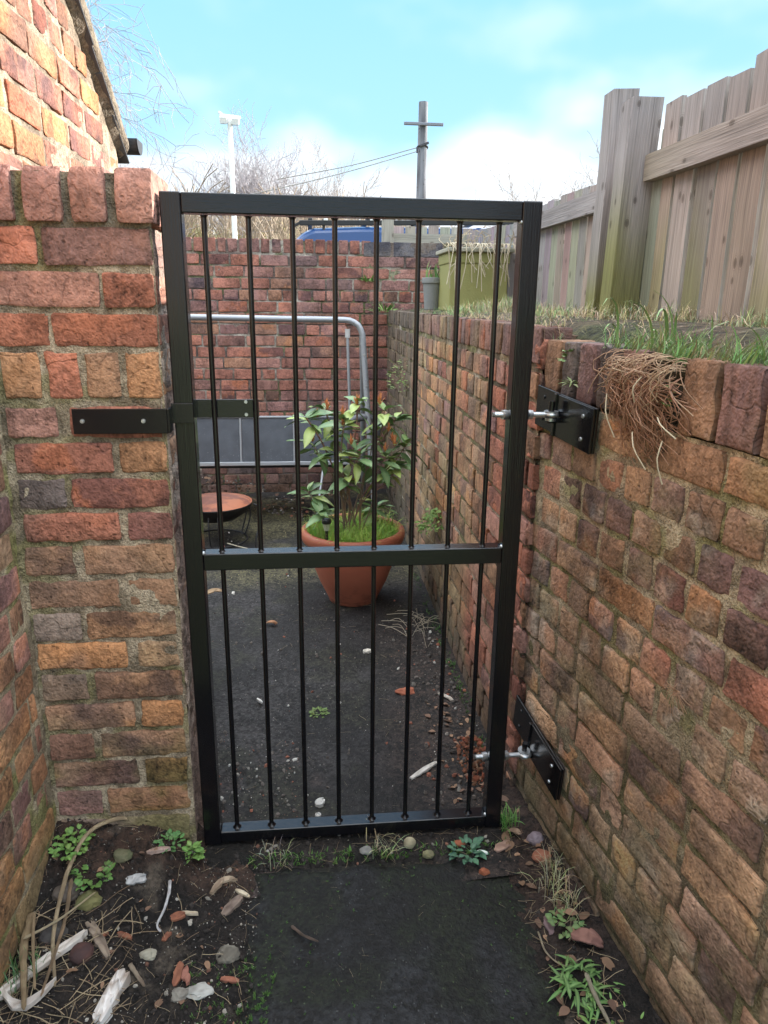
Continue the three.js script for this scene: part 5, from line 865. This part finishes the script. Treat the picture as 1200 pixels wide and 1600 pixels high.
{ const r = rng(88), list = []; for (let i = 0; i < 420; i++) { const a = r() * 6.28, d = Math.sqrt(r()), s = 0.002 + 0.008 * Math.pow(r(), 3), x = 0.575 + Math.cos(a) * d * 0.065, z = -2.14 + Math.sin(a) * d * 0.17; list.push(place(stoneGeo(i, s, s * 0.7, s * 0.85, [0.40 - 0.2 * r(), 0.11, 0.06], 1, 0.5), x, yardH(x, z) + 0.035 * (1 - d) * r() + s * 0.3, z, r(), r() * 6, 0)); } const m = part('rubble', merge(list), M.plain); tag(m, 'spill of crumbled red brick just behind the lower hinge of the gate', 'rubble'); stuff(m); }
// flat chips: a thin bent slab of irregular outline
function chip(name, label, cat, x, z, l, w, t, col, seed, turn, o = {}) { const g = new THREE.BoxGeometry(l, t, w, 10, 1, 4), p = g.attributes.position; for (let i = 0; i < p.count; i++) { const X = p.getX(i), Z = p.getZ(i), e = 1 - (o.taper ?? 0.5) * Math.pow(Math.abs(X) / l * 2, 3), n = 1.1 * (noise(X * 110 + seed * 9, Z * 110, seed) - 0.5) + 0.3 * (noise(X * 300, Z * 300, seed + 4) - 0.5); p.setXYZ(i, X + n * l * 0.10, p.getY(i) + (o.bend ?? 0.05) * l * (1 - 4 * X * X / l / l) + (p.getY(i) > 0 ? n * t * 0.9 : 0), Z * e + n * w * 0.35 + (o.curve ?? 0) * X * X / l); } g.computeVertexNormals(); tint(g, (a, b, c) => { const d = fbm(a * 70 + seed, c * 140, b * 50 + seed, 3); return Array.isArray(col[0]) ? mix3(col[0], col[1], ss(0.38, 0.62, d)) : col.map(q => q * (0.75 + 0.5 * d)); });
  const m = part(name, g, o.mat ?? M.rough); m.position.set(x, surf(x, z) + t * 0.3 + (o.lift ?? 0.003) * 0.6, z); m.rotation.set(o.rx ?? 0, turn, o.rz ?? 0, 'YXZ'); return tag(m, label, cat); }
const WOODW = [[0.68, 0.65, 0.60], [0.45, 0.38, 0.31]], TC = [[0.30, 0.125, 0.075], [0.20, 0.08, 0.05]];
chip('wood_splinter', 'long white painted wood splinter slanting across the lower left corner', 'wood', -0.655, -1.388, 0.235, 0.024, 0.014, [[0.70, 0.67, 0.63], [0.42, 0.36, 0.31]], 1, 0.80, { taper: 0.35, bend: 0.02, lift: 0.014, rz: 0.03 });
chip('wood_chunk', 'thick white chunk of splintered wood at the bottom edge', 'wood', -0.476, -1.325, 0.125, 0.034, 0.026, [[0.78, 0.77, 0.76], [0.40, 0.34, 0.29]], 2, 1.32, { taper: 0.3, bend: 0.03, lift: 0.012 });
chip('wood_splinter', 'grey brown broken stick between the mossy stone and the brown stone', 'wood', -0.545, -1.47, 0.13, 0.022, 0.012, [[0.33, 0.27, 0.21], [0.19, 0.15, 0.12]], 3, -0.95, { taper: 0.4, lift: 0.012, rz: -0.05 });
chip('wood_piece', 'curved white scrap at the very bottom left', 'wood', -0.66, -1.285, 0.11, 0.02, 0.010, [[0.66, 0.63, 0.60], [0.45, 0.4, 0.36]], 4, 0.05, { curve: -2.2, lift: 0.02 });
chip('shell_piece', 'grey white shard left of the white curl', 'scrap', -0.484, -1.625, 0.052, 0.026, 0.007, [[0.55, 0.57, 0.58], [0.35, 0.36, 0.37]], 5, 0.25, { lift: 0.006, rx: 0.3 });
chip('wood_piece', 'pale pinkish wood piece near the pier end of the soil', 'wood', -0.44, -1.70, 0.062, 0.014, 0.008, [[0.5, 0.38, 0.34], [0.36, 0.26, 0.22]], 6, 0.15, { lift: 0.004 });
chip('bark_piece', 'grey brown piece of bark beside the slab corner', 'bark', -0.232, -1.59, 0.085, 0.024, 0.010, [[0.28, 0.22, 0.18], [0.16, 0.12, 0.10]], 7, 0.95, { lift: 0.004 });
chip('bark_piece', 'tan twist of bark behind the grey brown piece', 'bark', -0.262, -1.655, 0.075, 0.018, 0.008, [[0.45, 0.36, 0.26], [0.28, 0.21, 0.15]], 8, 0.6, { bend: 0.25, lift: 0.004 });
chip('wood_piece', 'pale yellow split of wood next to the bark', 'wood', -0.206, -1.625, 0.05, 0.011, 0.007, [[0.62, 0.55, 0.42], [0.5, 0.42, 0.3]], 9, -0.6, { lift: 0.008 });
chip('wood_piece', 'pale straw coloured piece of wood right of the white curl', 'wood', -0.345, -1.56, 0.058, 0.010, 0.008, [[0.62, 0.54, 0.42], [0.45, 0.38, 0.28]], 19, -0.05, { lift: 0.006 });
chip('pot_shard', 'orange terracotta shard tucked under the straw coloured wood', 'shard', -0.365, -1.545, 0.036, 0.024, 0.006, TC, 20, 0.3, { lift: 0.004 });
chip('pot_shard', 'upright pair of orange terracotta slivers near the flat pale stone', 'shard', -0.338, -1.385, 0.055, 0.018, 0.006, TC, 10, 1.4, { lift: 0.010, rz: 0.25 });
chip('pot_shard', 'reddish terracotta sliver just right of the upright pair', 'shard', -0.318, -1.375, 0.055, 0.016, 0.006, [[0.36, 0.17, 0.13], [0.27, 0.12, 0.09]], 11, 1.9, { lift: 0.008, rz: -0.2 });
chip('pot_shard', 'long orange sliver in the middle of the soil', 'shard', -0.488, -1.492, 0.044, 0.013, 0.005, TC, 12, -0.5, { lift: 0.004 });
chip('pot_shard', 'small orange chip left of the long sliver', 'shard', -0.538, -1.483, 0.03, 0.014, 0.005, TC, 13, 0.5, { lift: 0.004 });
chip('pot_shard', 'thin red brown sliver at the edge of the slab', 'shard', -0.215, -1.368, 0.046, 0.014, 0.005, [[0.34, 0.14, 0.09], [0.25, 0.1, 0.07]], 14, -0.25, { lift: 0.006 });
chip('pot_shard', 'short orange shard below the end of the white curl', 'shard', -0.385, -1.495, 0.026, 0.016, 0.005, TC, 15, 1.2, { lift: 0.006 });
chip('wood_piece', 'white flake of wood lying on the blue green weed', 'wood', 0.488, -1.708, 0.030, 0.011, 0.004, [0.68, 0.76, 0.72], 16, -0.35, { lift: 0.014 });
chip('wood_splinter', 'white stick lying on the yard floor behind the bars', 'wood', 0.380, -2.128, 0.125, 0.018, 0.008, [[0.68, 0.66, 0.62], [0.52, 0.49, 0.44]], 17, 0.68, { taper: 0.35, bend: 0.02, lift: 0.004 });
chip('wood_splinter', 'white splinter near the foot of the wall behind the bars', 'wood', 0.542, -2.576, 0.085, 0.015, 0.007, [[0.70, 0.66, 0.6], [0.5, 0.44, 0.38]], 18, -0.9, { lift: 0.006 });
chip('wood_splinter', 'little white stub on the yard floor at left behind the bars', 'wood', -0.222, -2.624, 0.034, 0.010, 0.008, [0.72, 0.71, 0.68], 21, -0.9, { lift: 0.003, bend: 0 });
chip('stone_flake', 'white flake of stone on the yard floor below the pot', 'stone', 0.252, -3.034, 0.042, 0.028, 0.010, [0.66, 0.63, 0.56], 22, 0.2, { lift: 0.003 });
chip('stone_flake', 'white crumbly flake near the bottom rail behind the bars', 'stone', 0.013, -1.995, 0.036, 0.028, 0.010, [0.52, 0.52, 0.50], 23, 0.9, { lift: 0.003 });
chip('stone_flake', 'small white chip below the crumbly flake', 'stone', 0.005, -1.935, 0.02, 0.018, 0.008, [0.46, 0.46, 0.44], 24, 0.4, { lift: 0.003 });
chip('dead_leaf', 'curled tan dead leaf on the yard floor at left', 'leaf', -0.497, -3.47, 0.115, 0.045, 0.004, [[0.36, 0.25, 0.15], [0.24, 0.16, 0.09]], 25, 0.35, { bend: 0.16, taper: 0.8, lift: 0.006 });
chip('dead_leaf', 'small orange brown dead leaf right of the curled tan leaf', 'leaf', -0.207, -3.363, 0.055, 0.024, 0.004, [[0.42, 0.22, 0.12], [0.3, 0.15, 0.08]], 26, -0.2, { bend: 0.14, taper: 0.8, lift: 0.005 });
chip('dead_leaf', 'red brown dead leaf at the foot of the right wall above the dandelion', 'leaf', 0.672, -1.36, 0.075, 0.045, 0.004, [[0.30, 0.16, 0.13], [0.2, 0.1, 0.085]], 27, -0.4, { bend: 0.2, taper: 0.7, lift: 0.012 });
chip('dead_leaf', 'dull purple dead leaf left of the dry grass at right', 'leaf', 0.602, -1.44, 0.06, 0.03, 0.004, [[0.26, 0.18, 0.19], [0.18, 0.12, 0.12]], 28, 1.3, { bend: 0.2, taper: 0.7, lift: 0.010 });
chip('dead_leaf', 'tan dead leaf standing by the lower right corner of the gate', 'leaf', 0.598, -1.77, 0.065, 0.022, 0.004, [[0.42, 0.30, 0.21], [0.3, 0.2, 0.14]], 29, -0.9, { bend: 0.15, taper: 0.8, lift: 0.012, rz: 0.5 });
chip('dead_leaf', 'broad pinkish tan dead leaf lying before the gate corner', 'leaf', 0.56, -1.728, 0.07, 0.03, 0.004, [[0.42, 0.28, 0.22], [0.28, 0.18, 0.14]], 30, 0.4, { bend: 0.12, taper: 0.7, lift: 0.008 });
function taper(pts, r0, seg, rad, seed) {                              // a dry stem: flattened, knotty, thinner towards its end
  const cv = new THREE.CatmullRomCurve3(pts.map(p => V(...p))), g = new THREE.TubeGeometry(cv, seg, r0, rad, false), p = g.attributes.position;
  for (let i = 0; i <= seg; i++) { const c = cv.getPointAt(i / seg), t = i / seg, k0 = (1.15 - 0.5 * t) * (i === 0 || i === seg ? 0.35 : 1); for (let j = 0; j <= rad; j++) { const q = i * (rad + 1) + j, k = k0 * (0.75 + 0.5 * noise(t * seg * 0.35 + seed, (j % rad) * 0.9, seed)); p.setXYZ(q, c.x + (p.getX(q) - c.x) * k, c.y + (p.getY(q) - c.y) * k * 0.75, c.z + (p.getZ(q) - c.z) * k); } }
  g.computeVertexNormals(); return g;
}
let stickSeed = 0;
function stick(name, label, pts, r0, col, cat = 'stick') { const m = part(name, tint(taper(pts.map(([x, z, h]) => [x, surf(x, z) + r0 + (h ?? 0.004), z]), r0, pts.length * 9, 7, ++stickSeed * 3.7), (x, y, z) => { const d = fbm(x * 60, y * 60, z * 60, 3); return Array.isArray(col[0]) ? mix3(col[0], col[1], ss(0.4, 0.6, d)) : col.map(q => q * (0.75 + 0.5 * d)); }), M.plain); return tag(m, label, cat); }
stick('dry_stalk', 'long pale dry stalk bending in an arc from the pier to the bottom left', [[-0.52, -1.785, 0.0], [-0.562, -1.762, 0.02], [-0.62, -1.715, 0.03], [-0.650, -1.642, 0.03], [-0.655, -1.559, 0.025], [-0.640, -1.444, 0.02], [-0.602, -1.335, 0.01]], 0.0062, [[0.50, 0.40, 0.26], [0.36, 0.28, 0.18]], 'stalk');
stick('dry_stalk', 'brown stalk leaning beside the arc, crossing the sticks', [[-0.64, -1.60, 0.03], [-0.628, -1.5, 0.03], [-0.625, -1.38, 0.02], [-0.62, -1.30, 0.02]], 0.0045, [[0.34, 0.24, 0.15], [0.22, 0.16, 0.1]], 'stalk');
stick('dry_stalk', 'broad buff reed lying at the far lower left', [[-0.712, -1.52, 0.02], [-0.70, -1.43, 0.03], [-0.665, -1.33, 0.03], [-0.64, -1.26, 0.02]], 0.0095, [[0.42, 0.32, 0.19], [0.30, 0.22, 0.13]], 'stalk');
stick('dry_stalk', 'thin straw crossing over the broad reed', [[-0.70, -1.43, 0.05], [-0.64, -1.49, 0.04], [-0.57, -1.565, 0.03]], 0.0036, [0.5, 0.42, 0.28], 'stalk');
stick('dry_stalk', 'thin straw between the broad reed and the brown stalk', [[-0.70, -1.50, 0.05], [-0.675, -1.42, 0.05], [-0.635, -1.31, 0.03]], 0.0040, [0.42, 0.31, 0.19], 'stalk');
stick('white_curl', 'thin white curl like a strip of plastic in the middle of the soil', [[-0.397, -1.625, 0.01], [-0.392, -1.585, 0.025], [-0.398, -1.55, 0.02], [-0.412, -1.515, 0.008], [-0.40, -1.50, 0.006]], 0.0042, [0.74, 0.75, 0.78], 'scrap');
stick('twig', 'dark forked twig lying on the slab', [[-0.07, -1.503, 0], [-0.04, -1.47, 0.003], [0.0, -1.448, 0]], 0.0042, [[0.17, 0.12, 0.095], [0.10, 0.075, 0.06]], 'twig');
stick('twig', 'thin pale twig curving at the bottom right', [[0.565, -1.42, 0.01], [0.568, -1.35, 0.012], [0.60, -1.315, 0.012], [0.64, -1.31, 0.015]], 0.0024, [0.42, 0.36, 0.26], 'twig');
stick('dry_stalk', 'thick pale stalk under the dandelion leaves at the bottom right', [[0.628, -1.26, 0.03], [0.632, -1.2, 0.02], [0.645, -1.12, 0.012]], 0.0052, [0.40, 0.36, 0.27], 'stalk');
stick('twig', 'short tan stick pointing at the white wood chunk', [[-0.455, -1.405, 0.01], [-0.43, -1.375, 0.012], [-0.41, -1.355, 0.008]], 0.0055, [[0.40, 0.33, 0.25], [0.26, 0.2, 0.15]], 'twig');
// bundle of dead stems against the wall behind the bars
{ const list = [], r = rng(61); for (let i = 0; i < 26; i++) { const x = 0.60 - 0.16 * r(), z = -3.02 - 0.35 * r(), a = r() * 3.14, L = 0.06 + 0.16 * r(); list.push(tint(tube([[x, 0.02, z], [x + Math.cos(a) * L * 0.5, 0.03 + 0.03 * r(), z - Math.sin(a) * L * 0.5], [x + Math.cos(a) * L, 0.02, z - Math.sin(a) * L]], 0.0015, 6, 3), [0.42, 0.37, 0.28])); } const m = part('dead_stems', merge(list), std({ vertexColors: true, roughness: 0.9 })); tag(m, 'sprawl of thin dead stems on the yard floor against the right wall', 'stems'); stuff(m); }
// ---- litter nobody could count
{
  const r = rng(909), col = (a, b) => i => { const c = mix3(a, b, hash(i, 4, 7)), k = 0.6 + 0.7 * hash(i, 9, 3); return rgb(c[0] * k, c[1] * k, c[2] * k); };
  const peb = new THREE.IcosahedronGeometry(1, 1); peb.deleteAttribute('uv'); { const p = peb.attributes.position; for (let i = 0; i < p.count; i++) { const v = V(p.getX(i), p.getY(i), p.getZ(i)), k = 0.6 + 0.9 * noise(v.x * 2 + 9, v.y * 2, v.z * 2); p.setXYZ(i, v.x * k, v.y * k, v.z * k); } peb.computeVertexNormals(); }
  const rock = std({ roughness: 0.9, flatShading: true });
  const A = [], push = (L, x, z, s, lift = 0.3) => L.push([x, surf(x, z) + s * lift, z, r() * 6.28, [s * (0.7 + 0.7 * r()), s * (0.5 + 0.4 * r()), s * (0.7 + 0.5 * r())], r(), r()]);
  for (let i = 0; i < 2600; i++) push(A, -0.78 + 0.62 * r(), -0.9 - 0.9 * r(), 0.0012 + 0.0048 * Math.pow(r(), 3.5));
  for (let i = 0; i < 420; i++) push(A, 0.56 + 0.14 * r(), -1.0 - 0.95 * r(), 0.0012 + 0.006 * Math.pow(r(), 4));
  for (let i = 0; i < 420; i++) push(A, -0.3 + 0.9 * r(), -1.70 - 0.2 * r(), 0.0014 + 0.006 * Math.pow(r(), 4));
  for (let i = 0; i < 1500; i++) push(A, -0.78 + 0.62 * r(), -0.9 - 0.9 * r(), 0.0007 + 0.0011 * r());
  scatter('gravel', peb, rock, A, 'small stones and crumbs strewn on the black soil', 'gravel', i => { const h = hash(i, 1, 8) + (i > 3440 ? 0.55 : 0); const c = h < 0.86 ? [0.034, 0.029, 0.027] : h < 0.93 ? [0.34, 0.32, 0.28] : h < 0.985 ? [0.2, 0.10, 0.07] : [0.36, 0.35, 0.32]; const k = 0.6 + 0.7 * hash(i, 5, 5); return rgb(...c.map(q => q * k)); });
  const B = [];
  for (let i = 0; i < 900; i++) { const x = -0.55 + 1.15 * r(), z = -1.95 - 2.6 * Math.pow(r(), 0.9); push(B, x, z, 0.0012 + 0.0065 * Math.pow(r(), 7)); }
  for (let i = 0; i < 700; i++) { const x = 0.36 + 0.27 * Math.pow(r(), 0.6), z = -1.95 - 1.3 * r(); push(B, x, z, 0.0014 + 0.009 * Math.pow(r(), 5)); }
  for (let i = 0; i < 350; i++) { const x = -0.36 + 0.30 * r(), z = -1.93 - 0.42 * r(); push(B, x, z, 0.0014 + 0.006 * Math.pow(r(), 4)); }
  for (let i = 0; i < 300; i++) { const x = -1.1 + 1.3 * r(), z = -5.2 - 0.7 * r(); push(B, x, z, 0.003 + 0.012 * Math.pow(r(), 3)); }
  scatter('grit', peb, rock, B, 'grit and crumbs strewn over the dark yard floor', 'grit', i => { const h = hash(i, 2, 8); const c = h < 0.70 ? [0.12, 0.105, 0.095] : h < 0.80 ? [0.30, 0.12, 0.08] : h < 0.93 ? [0.26, 0.245, 0.22] : [0.6, 0.59, 0.55]; const k = 0.6 + 0.7 * hash(i, 5, 5); return rgb(...c.map(q => q * k)); });
  const straw = tube([[-0.5, 0, 0], [-0.15, 0.03, 0.03], [0.2, 0.02, -0.02], [0.5, 0, 0.03]], 0.014, 6, 4), C = [];
  const st = (x, z, l, w = 1) => C.push([x, surf(x, z) + 0.002 + 0.008 * r(), z, r() * 6.28, [l, l * 0.7 * w, l * 0.7 * w], 0, (r() - 0.5) * 0.35]);
  for (let i = 0; i < 420; i++) st(-0.77 + 0.6 * r(), -1.0 - 0.8 * r(), 0.02 + 0.06 * r() * r());
  for (let i = 0; i < 130; i++) st(-0.76 + 0.3 * r(), -1.22 - 0.35 * r(), 0.04 + 0.10 * r());
  for (let i = 0; i < 200; i++) st(0.56 + 0.14 * r(), -1.0 - 0.95 * r(), 0.02 + 0.06 * r());
  for (let i = 0; i < 130; i++) st(-0.3 + 0.9 * r(), -1.70 - 0.18 * r(), 0.015 + 0.045 * r());
  for (let i = 0; i < 160; i++) st(-0.15 + 0.7 * r(), -0.9 - 0.8 * r(), 0.006 + 0.022 * r() * r());
  for (let i = 0; i < 260; i++) st(-0.5 + 1.1 * r(), -1.95 - 2.2 * r(), 0.01 + 0.045 * r() * r());
  scatter('straw', straw, std({ roughness: 0.9 }), C, 'bits of straw and fine twigs littering the ground', 'straw', col([0.42, 0.35, 0.23], [0.20, 0.14, 0.09]));
  const lf = leafGeo(1, 0.55, { c0: [1, 1, 1], c1: [0.9, 0.9, 0.9], droop: 0.3, fold: 0.3 }), D = [];
  const le = (x, z, s) => D.push([x, surf(x, z) + 0.006, z, r() * 6.28, s, (r() - 0.5) * 0.7, (r() - 0.5) * 0.5]);
  for (let i = 0; i < 60; i++) le(0.56 + 0.13 * r(), -1.1 - 0.85 * r(), 0.015 + 0.03 * r());
  for (let i = 0; i < 26; i++) le(-0.76 + 0.58 * r(), -1.25 - 0.5 * r(), 0.010 + 0.02 * r());
  for (let i = 0; i < 60; i++) le(0.45 + 0.17 * r(), -1.95 - 0.6 * r(), 0.012 + 0.025 * r());
  for (let i = 0; i < 90; i++) le(-1.0 + 1.2 * r(), -5.25 - 0.65 * r(), 0.02 + 0.04 * r());
  scatter('leaf_litter', lf, std({ vertexColors: true, roughness: 0.85, side: THREE.DoubleSide }), D, 'brown dead leaves littering the foot of the walls', 'leaf litter', col([0.34, 0.21, 0.13], [0.18, 0.11, 0.08]));
  const sp = tuftGeo(9, 41, { len: 0.016, w: 0.004, bend: 1.5, spread: 0.012, c0: [0.05, 0.12, 0.03], c1: [0.12, 0.22, 0.06], seg: 2 }), E = [];
  for (let i = 0; i < 260; i++) { const x = -0.18 + 0.80 * r(), z = -1.0 - 0.72 * r(); if (fbm(x * 6, z * 6, 44, 3) > 0.5) E.push([x, 0.011, z, r() * 6.28, 0.15 + 0.25 * r()]); }
  for (let i = 0; i < 170; i++) { const x = -0.32 + 0.22 * r(), z = -1.22 - 0.2 * r(); E.push([x, surf(x, z), z, r() * 6.28, 0.25 + 0.45 * r()]); }
  for (let i = 0; i < 120; i++) { const x = -0.2 + 0.8 * r(), z = -1.72 - 0.03 * r(); E.push([x, surf(x, z), z, r() * 6.28, 0.5 + 0.9 * r()]); }
  for (let i = 0; i < 90; i++) { const z = -2.2 - 2 * r(); E.push([0.60 + 0.03 * r(), yardH(0.6, z), z, r() * 6.28, 0.6 + 1.1 * r()]); }
  scatter('moss', sp, M.grass, E, 'tiny green moss sprigs on the slab and along the wall foot', 'moss', col([1, 1, 0.8], [0.6, 0.8, 0.5]));
}

scene.traverse(o => { if (o.isMesh) { o.castShadow = true; o.receiveShadow = true; } });
renderer.render(scene, camera);
